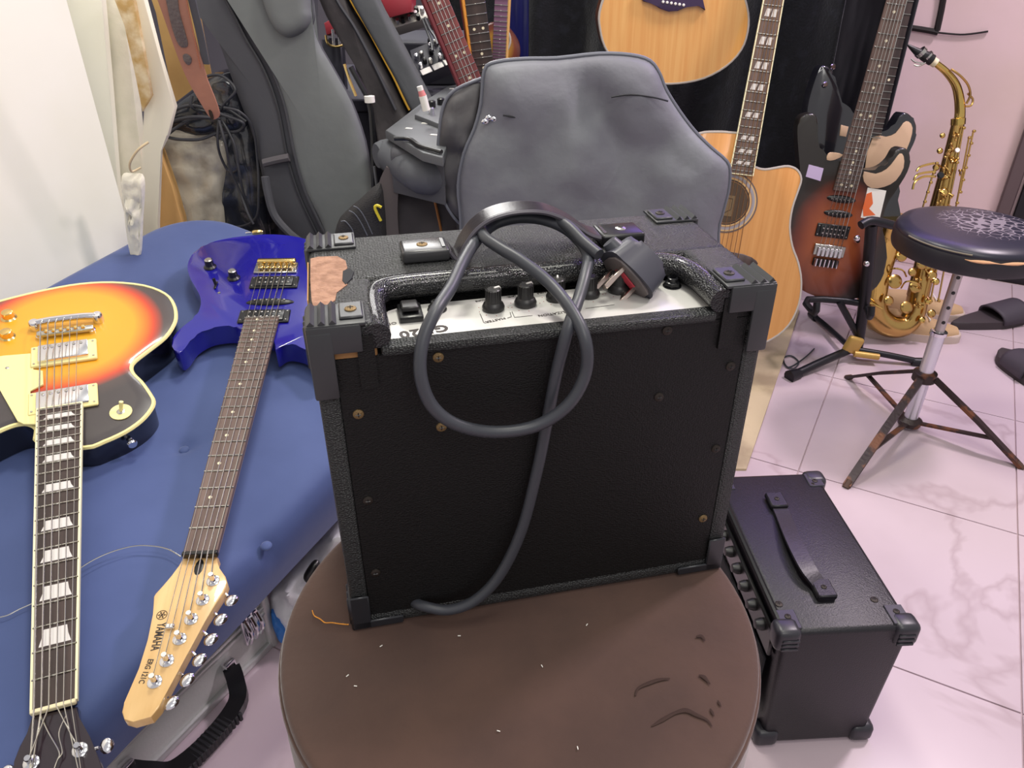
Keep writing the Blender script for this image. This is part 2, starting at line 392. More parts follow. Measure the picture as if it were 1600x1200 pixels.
curt(2.34, -1.285, -1.215, .02, 1.6, .012, 20, 20, mat('blue_satin', (16, 20, 80), .35, coat=.3), 'blue_cloth', 'narrow glossy blue cloth hanging left of the black plush curtain', 20, 2, 'cloth')

# ================================================================== BLUE BENCH
velvet = mat('blue_velvet', (62, 78, 126), .75, bump=(14, .35, 'noise'), var=(5, (70, 86, 136), .4, .65), sheen=.3)
BN = Vector((.04, -.17, .985)).normalized(); B0 = Vector((-.443, 1.341, .445))
BY = Vector((.477, .879, 0)); BY = (BY-BN*BY.dot(BN)).normalized()
BP = Plane(B0, BY.cross(BN), BY)          # the cushion lies a little lower at the near end
bench = thing('velvet_bench', 'long blue velvet tufted bench carrying two electric guitars', 'bench', BP.M)
BZ = 0
def onb(a, b, h=0): return BP.M @ BP.at(a, b, h)
def bench_top():
    b = MB(); x0, x1, y0, y1 = -.405, .379, -1.15, .165
    xs = []; R = .035
    tu = [tuple(BP.at(413, 842)[:2]), tuple(BP.at(284, 692)[:2]), (-.25, -.55)]
    nx, ny = 76, 150
    b.grid(nx, ny, lambda a, c: Vector((x0+(x1-x0)*a, y0+(y1-y0)*c, 0)))
    for v in b.b.verts:
        x, y = v.co.x, v.co.y
        ex = min(x-x0, x1-x); ey = min(y-y0, y1-y); r = R
        # rounded corner in plan
        z = BZ+.0012*nz(x, y, 0, 6)
        e = min(ex, ey)
        if ex < .14 and ey < .14 and y > 0:
            dx, dy = .14-ex, .14-ey; q = math.hypot(dx, dy)
            if q > .14 or True:
                mxd = max(dx, dy)
                if q > 0:
                    f = mxd/q; sx_ = -1 if x-x0 < x1-x else 1; ccx = (x0+.14) if sx_ < 0 else (x1-.14); ccy = y1-.14
                    v.co.x = ccx+sx_*dx*f; v.co.y = ccy+dy*f; e = .14-mxd
        if e < r: z -= r-math.sqrt(max(0, r*r-(r-e)**2))
        for tx, ty in tu:
            d = math.hypot(x-tx, y-ty); z -= .007*math.exp(-(d/.06)**2)+.009*math.exp(-(d/.014)**2)+.003*math.exp(-((x-tx-(y-ty)*.8)/.012)**2)*math.exp(-(d/.08)**2)
        v.co.z = z
    bd = [e for e in b.b.edges if e.is_boundary]
    r = bmesh.ops.extrude_edge_only(b.b, edges=bd)
    for v in [g for g in r['geom'] if isinstance(g, bmesh.types.BMVert)]:
        v.co.z = BZ-.075
    bd = [e for e in b.b.edges if e.is_boundary]
    r = bmesh.ops.extrude_edge_only(b.b, edges=bd)
    for v in [g for g in r['geom'] if isinstance(g, bmesh.types.BMVert)]:
        v.co.z = BZ-.100; v.co.x += .002 if v.co.x < 0 else -.002
    bd = [e for e in b.b.edges if e.is_boundary]
    bmesh.ops.edgeloop_fill(b.b, edges=bd)
    return b
bench_top().build('seat_cushion', velvet, bench, ang=60)
for a, b in ((413, 842), (284, 692)):
    q = BP.at(a, b); MB().sphere((q.x, q.y, -.0155), .008, (1, 1, .4)).build('tuft_button', velvet, bench)
for lx, ly in ((-.30, .08), (.27, .08), (-.30, -1.0), (.27, -1.0)):
    wq = BP.M @ Vector((lx, ly, -.098)); a = BP.I @ wq; b = BP.I @ Vector((wq.x, wq.y, 0))
    MB().cone(b, a, .02, .03, 14).build('leg', blackplastic, bench)

# ================================================================== GUITARS
def inter(a, b, t): return (a[0]+(b[0]-a[0])*t, a[1]+(b[1]-a[1])*t)
class Guitar:
    """flat frame: origin at the bridge, y towards the nut, x to the treble side, z out of the top"""
    def __init__(s, M, S, nutw, endw, nfr, root, zf=0, tilt=0):
        s.M = M; s.I = M.inverted(); s.n = M.to_3x3() @ Vector((0, 0, 1)); s.p = M.translation; s.S = S; s.nutw = nutw; s.endw = endw; s.nfr = nfr; s.root = root
        s.h = 0
    def L(s, x, y, h=0):
        q = s.I @ onpl(x, y, s.p+s.n*h, s.n); return (q.x, q.y)
    def fy(s, k): return s.S/2**(k/12)
    def wid(s, y):
        y1 = s.fy(s.nfr); return s.nutw+(s.endw-s.nutw)*(s.S-y)/(s.S-y1)
    def neck(s, z, board_m, neck_m, fret_m, binding=None, inlay=None, inlay_m=None, thick=.006, nt=.018, endy=None, name='neck', fret_from=1):
        y1 = endy if endy else s.fy(s.nfr)-.008
        wa, wb_ = s.nutw, s.wid(y1)
        r = s.root
        fb = MB().prism([(-wb_/2, y1), (wb_/2, y1), (wa/2, s.S), (-wa/2, s.S)], z-thick, z, .0006, 1).build('fretboard', board_m, r)
        nb = MB(); secs = []
        for t in (0, 1):
            y = s.fy(16) if t == 0 else s.S; w_ = s.wid(y)
            ring = [(w_/2*math.cos(a), y, z-thick-nt*math.sin(a)) for a in [PI*k/8 for k in range(9)]]
            secs.append([nb.b.verts.new(q) for q in ring])
        for k in range(8): nb.b.faces.new((secs[0][k], secs[0][k+1], secs[1][k+1], secs[1][k]))
        nb.b.faces.new(secs[0]); nb.b.faces.new(secs[1][::-1]); nb.b.faces.new((secs[0][0], secs[1][0], secs[1][8], secs[0][8]))
        nb.build('neck', neck_m, r)
        if binding:
            for sg in (-1, 1):
                MB().tube([(sg*(wb_/2), y1, z-.0025), (sg*(wa/2), s.S, z-.0025)], 0, flat=(.0026, .0062), up=(0, 0, 1)).build('binding', binding, r)
            MB().box((0, y1-.001, z-.0025), (wb_+.002, .002, .006)).build('binding', binding, r)
        f0 = None
        for k in range(fret_from, s.nfr+1):
            y = s.fy(k); w_ = s.wid(y)
            if f0 is None: f0 = MB().box((0, 0, 0), (1, .0026, .0022), .0008).build('fret', fret_m, fb); f0.matrix_local = Matrix.Translation((0, y, z+.0004)) @ Matrix.Diagonal((w_, 1, 1, 1))
            else: dup(f0, Matrix.Translation((0, y, z+.0004)) @ Matrix.Diagonal((w_, 1, 1, 1)), fb)
        for k in (3, 5, 7, 9, 12, 15, 17, 19, 21, 24):
            if k > s.nfr or inlay is None: continue
            ya, yb = s.fy(k), s.fy(k-1); yc = (ya+yb)/2; h = (yb-ya); w_ = s.wid(yc)
            if inlay == 'dot':
                for dx in ((0,) if k % 12 else (-w_*.22, w_*.22)):
                    MB().lathe([(.0033, 0), (.0033, .0006)], (dx, yc, z-.0001), n=12).build('inlay', inlay_m, fb)
            elif inlay == 'sidedot':
                MB().lathe([(.0026, 0), (.0026, .0006)], (w_*.12, yc, z-.0001), n=10).build('inlay', inlay_m, fb)
            elif inlay == 'trap':
                a, b = w_*.36, w_*.27; hh = h*.34
                P = [(-b, yc-hh), (-b*1.1, yc), (-a, yc+hh), (a, yc+hh), (b*1.1, yc), (b, yc-hh)]
                MB().prism(P, z-.0002, z+.0005).build('inlay', inlay_m, fb)
            elif inlay == 'split':
                for sg in (-1, 1):
                    cx = sg*w_*.17; a = w_*.12; hh = min(h*.3, .0085); k_ = .25*a
                    MB().prism([(cx-a-k_, yc-hh), (cx+a-k_, yc-hh), (cx+a+k_, yc+hh), (cx-a+k_, yc+hh)], z-.0002, z+.0005).build('inlay', inlay_m, fb)
        return fb
    def nut(s, z, m, t=.005): MB().box((0, s.S+t/2, z+.0005), (s.nutw+.001, t, .007), .001).build('nut', m, s.root)
    def strings(s, zb, zn, spread_b=.052, spread_n=.035, present=range(6), y0=0, ends=None, m=None):
        for k in present:
            f = (k-2.5)/2.5; r = .00075-(.00007*(5-k) if True else 0)
            pts = [(f*spread_b/2, y0, zb), (f*spread_n/2, s.S+.003, zn)]
            if ends: pts.append(ends[k])
            MB().tube(pts, .00062+.00008*(5-k if s.flip else k), 5).build('string', m or steel, s.root)
    flip = False
def humbucker(name, parent, c, rot, ring_m, cov_m, w=.09, h=.038, cw=.07, ch=.036, dbl=False, z=0, ringz=.006, covz=.011, pole_m=None, ears=False, yawm=None):
    R = Matrix.Translation((c[0], c[1], z)) @ Matrix.Rotation(rot, 4, 'Z')
    p = MB().box((0, 0, ringz/2), (w, h, ringz), .0015).build(name, ring_m, parent, R)
    MB().box((0, 0, covz/2), (cw, ch, covz), .002, seg=2).build('pickup_cover', cov_m, p)
    b = MB()
    for k in range(6):
        for yy in ((-.22*ch, .22*ch) if dbl else (-.28*ch,)):
            b.lathe([(.0022, 0), (.0022, .0008), (.0008, .0011)], ((k-2.5)*.0102, yy, covz), n=8)
    b.build('pole_pieces', pole_m or nickel, p)
    for sx_ in (-1, 1):
        for sy in (-1, 1): MB().lathe([(.0019, 0), (.0016, .001)], (sx_*(w/2-.005), sy*(h/2-.006), ringz), n=8).build('screw', nickel, p)
    return p
def knob(name, parent, c, z, m, r=.0125, h=.014, skirt=None, top_m=None):
    prof = [(r, 0), (r, .002), (r*.72, .005), (r*.66, h), (r*.5, h+.001)]
    k = MB().lathe(prof, (c[0], c[1], z), n=20).build(name, m, parent)
    if top_m: MB().lathe([(r*.52, 0), (r*.5, .0008)], (c[0], c[1], z+h+.0005), n=16).build('knob_top', top_m, k)
    return k
def tuner(parent, pos, bdir, z, zb, m, bm=None, L=.026, blen=.021, washer=True, post=.015):
    """post through the face, key on the side; bdir = direction of the key in the plane"""
    d = Vector((bdir[0], bdir[1], 0)).normalized(); p = Vector((pos[0], pos[1], 0))
    t = MB(); t.lathe([(.0078, 0), (.0078, .0012), (.006, .002)], (p.x, p.y, z), n=16)
    t.lathe([(.0036, .001), (.0032, post*.5), (.0028, post*.62), (.0036, post*.85), (.003, post)], (p.x, p.y, z), n=12)
    o = t.build('tuning_peg', m, parent)
    s = MB(); q = p+d*L; s.cone((p.x+d.x*(L-.014), p.y+d.y*(L-.014), zb), (q.x, q.y, zb), .002, n=8); s.build('peg_shaft', m, o)
    kx = MB(); c = q+d*.008; R = Matrix.Rotation(math.atan2(d.y, d.x), 3, 'Z')
    kx.sphere((c.x, c.y, zb), .01, (.72, blen/.023, .36), 12, R); kx.build('peg_button', bm or m, o)
    return o

# ---- blue electric guitar lying on the bench
def pose(cols, o):
    x = Vector((cols[0][0], cols[1][0], cols[2][0])).normalized(); y = Vector((cols[0][1], cols[1][1], cols[2][1])); z = x.cross(y).normalized(); y = z.cross(x)
    return Matrix.Translation(Vector(o)) @ Matrix((x, y, z)).transposed().to_4x4()
MY = pose(((-.9956, .0845, .0395), (-.09, -.9814, -.1696), (.0244, -.1724, .9847)), (-.4426, 1.3414, .5027))
gy = thing('electric_guitar', 'glossy blue electric guitar with maple headstock lying on the blue bench', 'guitar', MY)
G = Guitar(MY, .648, .041, .0572, 24, gy)
bluem = mat('blue_lacquer', (26, 22, 132), .18, coat=1.0, var=(3, (30, 26, 146), .4, .7))
T0 = -.008
bp = [(375.6, 513.5), (364, 509), (343, 510), (322.5, 514.6), (301.7, 527), (289, 544), (279, 551), (270.4, 544), (268, 533), (276.7, 519), (291, 506), (306, 494), (313, 479), (313, 464.6), (306, 450), (297.5, 435), (293, 419), (296.5, 404), (308, 389.6), (329, 379), (364, 371), (406, 366.7), (437, 366.7), (468, 371), (500, 381), (524, 398), (533, 422), (528, 450), (518, 474), (519, 495), (532, 515), (540, 540), (532, 566), (515, 578), (498, 562), (476.7, 543.7), (456, 537.5), (443, 538.5), (430, 546), (428, 530), (420, 520)]
ol = [G.L(a, b, T0) for a, b in bp]
body = MB().prism(sm2(ol, 3), T0-.038, T0, .006, 3).build('body', bluem, gy, ang=50)
G.neck(.0, rosewood, maple, nickel, None, 'sidedot', mat('pearl_dot', (225, 215, 185), .3), endy=G.fy(24)-.004)
for c_, n_ in (((428, 437), 'h'), ((412, 490), 'h')):
    humbucker('pickup', gy, G.L(*c_, .0), 0, blackplastic, mat('black_bobbin', (26, 27, 30), .3), .086, .036, .068, .030, True, T0, .004, .007)
c_ = G.L(421, 467, 0)
sp = MB().sphere((0, 0, 0), .042, (1, .22, .16), 20).build('single_coil_pickup', blackplastic, gy, Matrix.Translation((c_[0], c_[1], T0)))
b_ = MB()
for k in range(6): b_.lathe([(.0022, 0), (.0018, .001)], ((k-2.5)*.0102, 0, .0062), n=8)
b_.build('pole_pieces', nickel, sp)
# bridge
br = MB().box((0, -.004, 0), (.078, .034, .005), .0015).build('bridge_plate', nickel, gy, Matrix.Translation((0, .002, T0+.002)))
bk = MB().box((0, 0, 0), (.072, .012, .010), .004, seg=3).build('bridge_bar', gold, br, Matrix.Translation((0, -.018, .006)))
for k in range(6): MB().box(((k-2.5)*.0105, -.001, .006), (.009, .017, .006), .0015).build('saddle', gold, br)
for (a, b) in ((327, 412), (364, 429)):
    kk = knob('control_knob', gy, G.L(a, b, 0), T0, blackplastic, .0115, .016)
    c_ = G.L(a, b, 0); MB().lathe([(.0074, 0), (.0055, .0015)], (c_[0], c_[1], T0+.0165), n=16).build('knob_top', nickel, kk)
c_ = G.L(336, 441, 0); ll = MB().box((c_[0], c_[1], T0+.002), (.004, .022, .002), .0006).cone((c_[0], c_[1], T0), (c_[0]+.002, c_[1]-.003, T0+.014), .0022, .003, 10)
ll.build('selector_switch', blackplastic, gy)
for a, b in ((334, 433), (341, 452)):
    q = G.L(a, b, 0); MB().lathe([(.0028, 0), (.0025, .0012)], (q[0], q[1], T0), n=8).build('screw', nickel, gy)
mg = [(1.0*x_, y_) for x_, y_ in ()]
# headstock
hp = [(285, 871), (282, 884), (268, 900), (243, 927), (240, 932), (239, 960), (233, 1000), (217, 1045), (194, 1098), (190, 1112), (194, 1124), (208, 1128), (236, 1120), (249, 1105), (258, 1086), (283, 1040), (322, 968), (350, 925), (355, 910), (352, 900), (343, 888), (338, 880), (341, 871)]
HZ = -.010
hs = MB().prism([G.L(a, b, HZ) for a, b in hp], HZ-.014, HZ, .0015, 2).build('headstock', maple, gy)
MB().box((0, G.S+.0025, -.003), (.043, .006, .009), .001).build('nut', blackplastic, gy)
sl = G.L(312, 882, HZ); MB().sphere((sl[0], sl[1]+.004, HZ), .006, (.9, 2.0, .12)).build('truss_rod_slot', blackplastic, hs)
tp = [((333, 908), (362, 938)), ((317, 938), (345, 968)), ((299, 968), (330, 999)), ((281, 999), (312, 1031)), ((261, 1033), (293, 1062)), ((242, 1066), (268, 1098))]
tpl = []
for (a, b), (c, d) in tp:
    A_ = G.L(a, b, HZ); B_ = G.L(c, d, HZ-.008); dv = (B_[0]-A_[0], B_[1]-A_[1]); tpl.append(A_)
    tuner(gy, A_, dv, HZ, HZ-.008, chrome, L=math.hypot(*dv)-.008)
sr = G.L(267, 981, HZ); MB().box((sr[0], sr[1], HZ+.003), (.010, .006, .005), .001).build('string_tree', chrome, hs)
ink = mat('print_ink', (52, 42, 40), .6)
def px_text(body, G_, p0, p1, size, z, m, parent, **kw):
    a = G_.L(*p0, z); b = G_.L(*p1, z); text(body, size, m, parent, ((a[0]+b[0])/2, (a[1]+b[1])/2, z+.0003), (b[0]-a[0], b[1]-a[1], 0), **kw)
px_text('YAMAHA', G, (253, 972), (241, 1018), .0135, HZ, ink, gy, bold=.0002, sx=.62, spacing=1.02)
px_text('ERG 121C', G, (235, 1032), (221, 1066), .0086, HZ, ink, gy, bold=.0001, sx=.78)
q = G.L(253, 961, HZ); eb = MB(); eb.tube([(q[0]+.0058*math.cos(a), q[1]+.0058*math.sin(a), HZ+.0003) for a in [2*PI*k/24 for k in range(24)]], .0004, 4, closed=True)
for k in range(3):
    a = PI*k/3; dx, dy = .0048*math.cos(a), .0048*math.sin(a)
    eb.tube([(q[0]-dx, q[1]-dy, HZ+.0003), (q[0]+dx, q[1]+dy, HZ+.0003)], .0004, 4)
    for sg in (-1, 1): eb.tube([(q[0]+sg*dx*.55-dy*.2, q[1]+sg*dy*.55+dx*.2, HZ+.0003), (q[0]+sg*dx*.8, q[1]+sg*dy*.8, HZ+.0003), (q[0]+sg*dx*.55+dy*.2, q[1]+sg*dy*.55-dx*.2, HZ+.0003)], .00035, 4)
eb.build('tuning_fork_emblem', ink, gy)
for k in range(6):
    f = (k-2.5)/2.5; tt = tpl[k if k < 6 else 5]
    kk = 5-k  # treble side x+ is the left of the picture and runs to the far peg
    T_ = tpl[k]
    MB().tube([(f*-.026*-1, -.006, .0035), (f*.0175, G.S+.004, .0022), (T_[0], T_[1], HZ+.010)], .0004+.00009*(5-k), 5).build('string', steel, gy)
ws = [G.L(285, 873, HZ), G.L(272, 862, HZ), G.L(250, 855, HZ), G.L(212, 853, HZ), G.L(170, 864, HZ), G.L(128, 886, HZ)]

# ---- sunburst single-cut guitar lying at the left
ML = pose(((-.9262, .352, .135), (-.375, -.8966, -.2353), (.0382, -.2686, .9625)), (-.7198, 1.0923, .5016))
gl = thing('electric_guitar', 'sunburst single-cutaway electric guitar with cream pickguard, at the left end of the bench', 'guitar', ML)
G = Guitar(ML, .628, .0435, .0575, 22, gl); TL = -.014
bp = [(131, 697), (162.5, 687.5), (195, 672.5), (220, 655), (235, 637.5), (238.8, 625), (232.5, 612.5), (220, 595), (207.5, 582.5), (204, 572.5), (210, 562.5), (232.5, 545), (257.5, 525), (271, 505), (274, 490), (270, 472.5), (257.5, 457.5), (225, 445), (175, 440), (125, 442.5), (75, 451), (25, 462.5), (-20, 475), (-60, 490), (-95, 512), (-110, 535), (-105, 555), (-85, 572), (-62, 590), (-60, 605), (-78, 622), (-95, 650), (-88, 680), (-65, 694), (-40, 690), (-15, 677), (15, 664), (32.5, 660), (45, 661), (56, 668), (60, 690)]
ol = sm2([G.L(a, b, TL) for a, b in bp], 3)
lpm = burst('sunburst_lacquer', [(0, (226, 168, 40)), (.60, (224, 156, 32)), (.72, (226, 110, 34)), (.78, (196, 66, 36)), (.87, (74, 62, 60)), (1, (58, 52, 54))], -.005, -.004, .168, .166, .02, .03)
blk = mat('black_lacquer', (16, 16, 24), .15, coat=1)
cen = (sum(p[0] for p in ol)/len(ol), sum(p[1] for p in ol)/len(ol))
MB().prism(ol, TL-.058, TL-.006, .001, 1).build('body_side', blk, gl, ang=50)
bdg = MB(); bdg.tube([(p[0], p[1], TL-.004) for p in ol], .0035, 6, closed=True); bdg.build('binding', cream, gl)
tb_ = MB().pillow([(cen[0]+(p[0]-cen[0])*.992, cen[1]+(p[1]-cen[1])*.992) for p in ol], .004, 14, 5, z0=TL-.002, back=.001)
tb_.build('top', lpm, gl, ang=80)
TT = TL+.002
G.neck(.0, ebony, blk, nickel, mat('fretboard_binding', (236, 230, 190), .4), 'trap', mat('pearl_inlay', (216, 212, 208), .25), endy=G.L(95, 634, 0)[1])
G.nut(.0005, mat('bone', (232, 220, 180), .5))
humbucker('pickup', gl, G.L(97, 543, .004), .02, cream, nickel if False else mat('chrome_cover', (228, 228, 232), .16, 1), .092, .046, .070, .036, False, TT, .006, .012)
humbucker('pickup', gl, G.L(96, 616, .002), .02, cream, MATS['chrome_cover'], .092, .046, .070, .036, False, TT, .005, .010)
c_ = G.L(101, 514, .0)
bb = MB().box((0, 0, .011), (.082, .011, .008), .003, seg=2).build('bridge', nickel, gl, Matrix.Translation((c_[0], c_[1], TT-.004)))
for k in range(6): MB().box(((k-2.5)*.0105, 0, .0165), (.006, .006, .004), .001).build('saddle', gold, bb)
for sg in (-1, 1): MB().lathe([(.006, 0), (.006, .009), (.004, .011)], (sg*.037, 0, 0), n=12).build('bridge_post', chrome, bb)
c_ = G.L(102, 496, .004)
bb = MB().tube([(-.042, 0, .014), (-.02, -.001, .0155), (.02, -.001, .0155), (.042, 0, .014)], .0058, 10, 4).build('tailpiece', chrome, gl, Matrix.Translation((c_[0], c_[1], TT-.002)))
for sg in (-1, 1): MB().lathe([(.0085, 0), (.0085, .015), (.0065, .018), (.003, .0185)], (sg*.0455, 0, 0), n=16).build('tailpiece_post', chrome, bb)
pg = [G.L(a, b, .006) for a, b in [(-20, 548), (0, 545), (45, 541), (47, 567), (62, 568), (63, 590), (42, 600), (42, 634), (58, 641), (58, 652), (32, 652), (22, 647), (0, 608), (-20, 572)]]
MB().prism(pg, TT+.001, TT+.0035, .0006, 1).build('pickguard', cream, gl)
for a, b in ((10, 487), (8, 517), (-22, 505), (-30, 530)):
    c_ = G.L(a, b, 0); k_ = knob('control_knob', gl, c_, TT-.003, gold, .0125, .014)
q = G.L(6, 564, .006); MB().lathe([(.003, 0), (.002, .001)], (q[0], q[1], TT+.0035), n=8).build('screw', nickel, gl)
c_ = G.L(186, 635, 0)
sw = MB().lathe([(.0155, 0), (.0155, .0012), (.006, .0016)], (c_[0], c_[1], TT-.0008), n=24).build('switch_ring', cream, gl)
MB().lathe([(.006, 0), (.006, .004), (.0035, .005)], (c_[0], c_[1], TT-.003), n=12).build('switch_nut', nickel, sw)
MB().cone((c_[0], c_[1], TT), (c_[0]-.004, c_[1]-.004, TT+.017), .0022, .0032, 10).build('toggle_lever', cream, sw)
c_ = G.L(203, 690, -.03)
sb = MB().lathe([(.0045, 0), (.004, .006), (.0075, .008), (.006, .011)], (c_[0], c_[1]-.008, TL-.022), (-.25, 1, 0), n=14); sb.build('strap_button', chrome, gl)
hp = [(50, 1122), (44, 1146), (30, 1166), (22, 1190), (18, 1215), (34, 1330), (60, 1340), (90, 1325), (120, 1340), (150, 1330), (166, 1215), (152, 1180), (140, 1150), (122, 1122), (121, 1104), (51, 1117)]
HZ = -.004
th = math.radians(0)
hs = MB().prism([G.L(a, b, HZ) for a, b in hp], HZ-.014, HZ, .0012, 1).build('headstock', mat('dark_headstock', (40, 28, 36), .22, coat=.8), gl)
tps = [(49, 1192), (125, 1172), (46, 1262), (136, 1250), (44, 1320), (146, 1312)]
for i_, (a, b) in enumerate(tps):
    A_ = G.L(a, b, HZ); tuner(gl, A_, (1 if i_ % 2 == 0 else -1, 0), HZ, HZ-.008, chrome, L=.016)
tA = [G.L(a, b, HZ) for a, b in tps]
for k in range(6):
    f = (k-2.5)/2.5; T_ = [tA[4], tA[2], tA[0], tA[1], tA[3], tA[5]][k]
    MB().tube([(-f*.026+0, -.022, .004), (-f*.0258, 0, .0125), (-f*.0178, G.S+.003, .0045), (T_[0], T_[1], HZ+.010)], .0005+.00009*(5-k), 5).build('string', steel, gl)
for s_ in ((66, 80, 95, 112), (106, 96, 78, 60)):
    pts = [G.L(s_[0], 1122, HZ), G.L(s_[1], 1150, HZ), G.L(s_[2] if s_[0] < 80 else 100, 1178, HZ), G.L(92, 1192, HZ), G.L(84, 1215, HZ)]
    MB().tube([(p[0], p[1], HZ+.006+.003*(i == 1)) for i, p in enumerate(pts)], .0007, 5, 5).build('loose_string_end', steel, hs)
# loose string across the bench between the two guitars
ls = [onb(a, b, .012) for a, b in ((283, 870), (262, 858), (235, 853), (205, 854), (165, 866), (128, 886))]
ls2 = [onb(a, b, .006) for a, b in ((60, 938), (30, 952), (10, 962), (-15, 966), (-40, 962))]
P_ = [p for p in ls]+[onb(95, 915, .005)]+ls2
tag(MB().tube(P_, .0008, 5, 6).build('guitar_string', steel), 'loose thin steel string curling across the blue bench between the two guitars', 'string')

# ================================================================== POUF
suede = mat('brown_suede', (84, 61, 52), .85, bump=(90, .35, 'noise'), var=(7, (72, 52, 45), .4, .62), sheen=.35)
PZ = .4457
pf = thing('pouf', 'round brown suede pouf carrying the black amplifier', 'pouf', loc=(.0074, .549, 0))
Rp = .2405
def pouf_top():
    b = MB(); n = 96; prof = [(0.0001, 0)]+[(Rp*.97*k/16, 0) for k in range(1, 17)]+[(Rp*.99, -.002), (Rp*.999, -.006), (Rp, -.012)]
    rings = []
    for r, h in prof:
        ring = []
        for k in range(n):
            a = 2*PI*k/n; x, y = r*math.cos(a), r*math.sin(a)
            ring.append(b.b.verts.new((x, y, PZ+h+(.0016*nz(x, y, 0, 9) if r < Rp*.9 else 0))))
        rings.append(ring)
    for i in range(len(rings)-1):
        for k in range(n): b.b.faces.new((rings[i][k], rings[i][(k+1) % n], rings[i+1][(k+1) % n], rings[i+1][k]))
    b.b.faces.new(rings[0])
    # scuffed arc creases pressed in the nap
    return b
pouf_top().build('seat', suede, pf, ang=70)
MB().tube([(Rp*math.cos(a), Rp*math.sin(a), PZ-.014) for a in [2*PI*k/96 for k in range(96)]], .0028, 8, closed=True).build('piping', suede, pf)
MB().lathe([(Rp*.98, .03), (Rp*1.0, .06), (Rp*1.012, .25), (Rp*1.012, PZ-.06), (Rp*.998, PZ-.013)], n=96).build('side', suede, pf)
MB().lathe([(Rp*.9, 0), (Rp*.9, .03)], n=48).build('base', blackplastic, pf)
b_ = MB()
for k in range(170):
    a = 2*PI*k/170; b_.box(((Rp-.0055)*math.cos(a), (Rp-.0055)*math.sin(a), PZ-.0028), (.001, .0035, .0008), R=Matrix.Rotation(a, 3, 'Z'))
o_ = b_.build('stitching', mat('stitch_thread', (84, 60, 46), .8), pf); o_['kind'] = 'stuff'
scuff = mat('scuff_mark', (58, 40, 34), .9)
def pfl(a, b): q = onz(a, b, PZ+.002); return (q.x-.0074, q.y-.549, PZ+.0012)
for pts, r in (([(993, 1086), (998, 1074), (1015, 1066), (1030, 1061), (1047, 1059)], [.0008, .0012, .0018, .0016, .0006]),
               ([(1018, 1134), (1035, 1124), (1055, 1113), (1072, 1109), (1088, 1116), (1105, 1124), (1113, 1134)], [.0005, .0018, .0014, .0024, .002, .0012, .0004]),
               ([(1092, 1054), (1100, 1057), (1110, 1068)], [.0005, .0024, .0005]), ([(1088, 994), (1096, 993), (1102, 1000)], [.0005, .0022, .0005]),
               ([(1122, 1093), (1124, 1098), (1127, 1103)], [.0004, .0012, .0004]), ([(1110, 1106), (1113, 1112), (1116, 1118)], [.0004, .0014, .0004])):
    b_ = MB().tube([Vector(pfl(*p)) for p in pts], r, 6, 5)
    for v in b_.b.verts: v.co.z = PZ+.0012+(v.co.z-PZ-.0012)*.3
    b_.build('crease', scuff, pf)
for k in range(9):
    a, b = random.uniform(520, 1130), random.uniform(960, 1180)
    if math.hypot((a-815)/360, (b-1040)/170) < .9:
        q = pfl(a, b); MB().box((q[0], q[1], PZ+.0018), (.003, .0008, .0005), R=Matrix.Rotation(k, 3, 'Z')).build('lint', white, pf)
wr = [onz(a, b, PZ+.004) for a, b in ((488, 954), (491, 962), (500, 967), (508, 973), (518, 973), (532, 975), (545, 976))]
tag(MB().tube(wr, .0007, 6, 5).build('copper_wire', mat('copper', (220, 150, 70), .25, 1)), 'thin bent copper wire lying on the brown pouf by the amplifier corner', 'wire')

# ================================================================== MAIN AMPLIFIER
YA = .2189; AO = Vector((.0349, .5792, PZ+.001))
MA = Matrix.Translation(AO) @ Matrix.Rotation(YA, 4, 'Z'); IA = MA.inverted()
AY = MA.to_3x3() @ Vector((0, 1, 0))
def ay(px, py, d): return IA @ onpl(px, py, MA @ Vector((0, d, 0)), AY)     # point on the amp's depth plane y=d
def az(px, py, z): return IA @ onz(px, py, AO.z+z)
amp = thing('guitar_amplifier', 'worn black guitar amplifier seen from the back, standing on the brown pouf', 'amplifier', MA)
W, D_, H = .40, .198, .3438
cab = MB()
cab.box((-.191, D_/2, H/2-.003), (.018, D_, H-.006), .004, seg=2)
cab.box((.191, D_/2, H/2-.003), (.018, D_, H-.006), .004, seg=2)
cab.box((0, D_/2, .009), (W-.004, D_, .018), .005, seg=2)
cab.box((0, D_-.012, H/2), (W-.01, .014, H-.012))
cab.box((0, .142, H-.009), (W, D_-.142+.054-.002, .018), .006, seg=3)
cab.box((-.1725, .046, H-.009), (.055, .094, .018), .006, seg=3)
cab.box((.1765, .046, H-.009), (.047, .094, .018), .006, seg=3)
cab.build('cabinet', tolex, amp)
# padded roll around the control recess
lipm = mat('black_tolex_roll', (26, 26, 29), .20, bump=(620, .7, 'voronoi'), coat=.3)
rim = [(-.147, -.001, H-.012), (-.147, .02, H-.011), (-.147, .055, H-.011), (-.140, .077, H-.010), (-.118, .0855, H-.010), (-.06, .0865, H-.010), (.04, .0865, H-.010), (.112, .086, H-.010), (.137, .078, H-.010), (.151, .055, H-.011), (.153, .02, H-.011), (.153, -.001, H-.012)]
MB().tube(rim, .0115, 14, 5).build('recess_padding', lipm, amp)
rb = MB()
rb.box((0, .094, H-.035), (.30, .012, .05)); rb.box((-.157, .048, H-.035), (.014, .10, .05)); rb.box((.162, .048, H-.035), (.014, .10, .05))
rb.build('recess_wall', tolex_fine, amp)
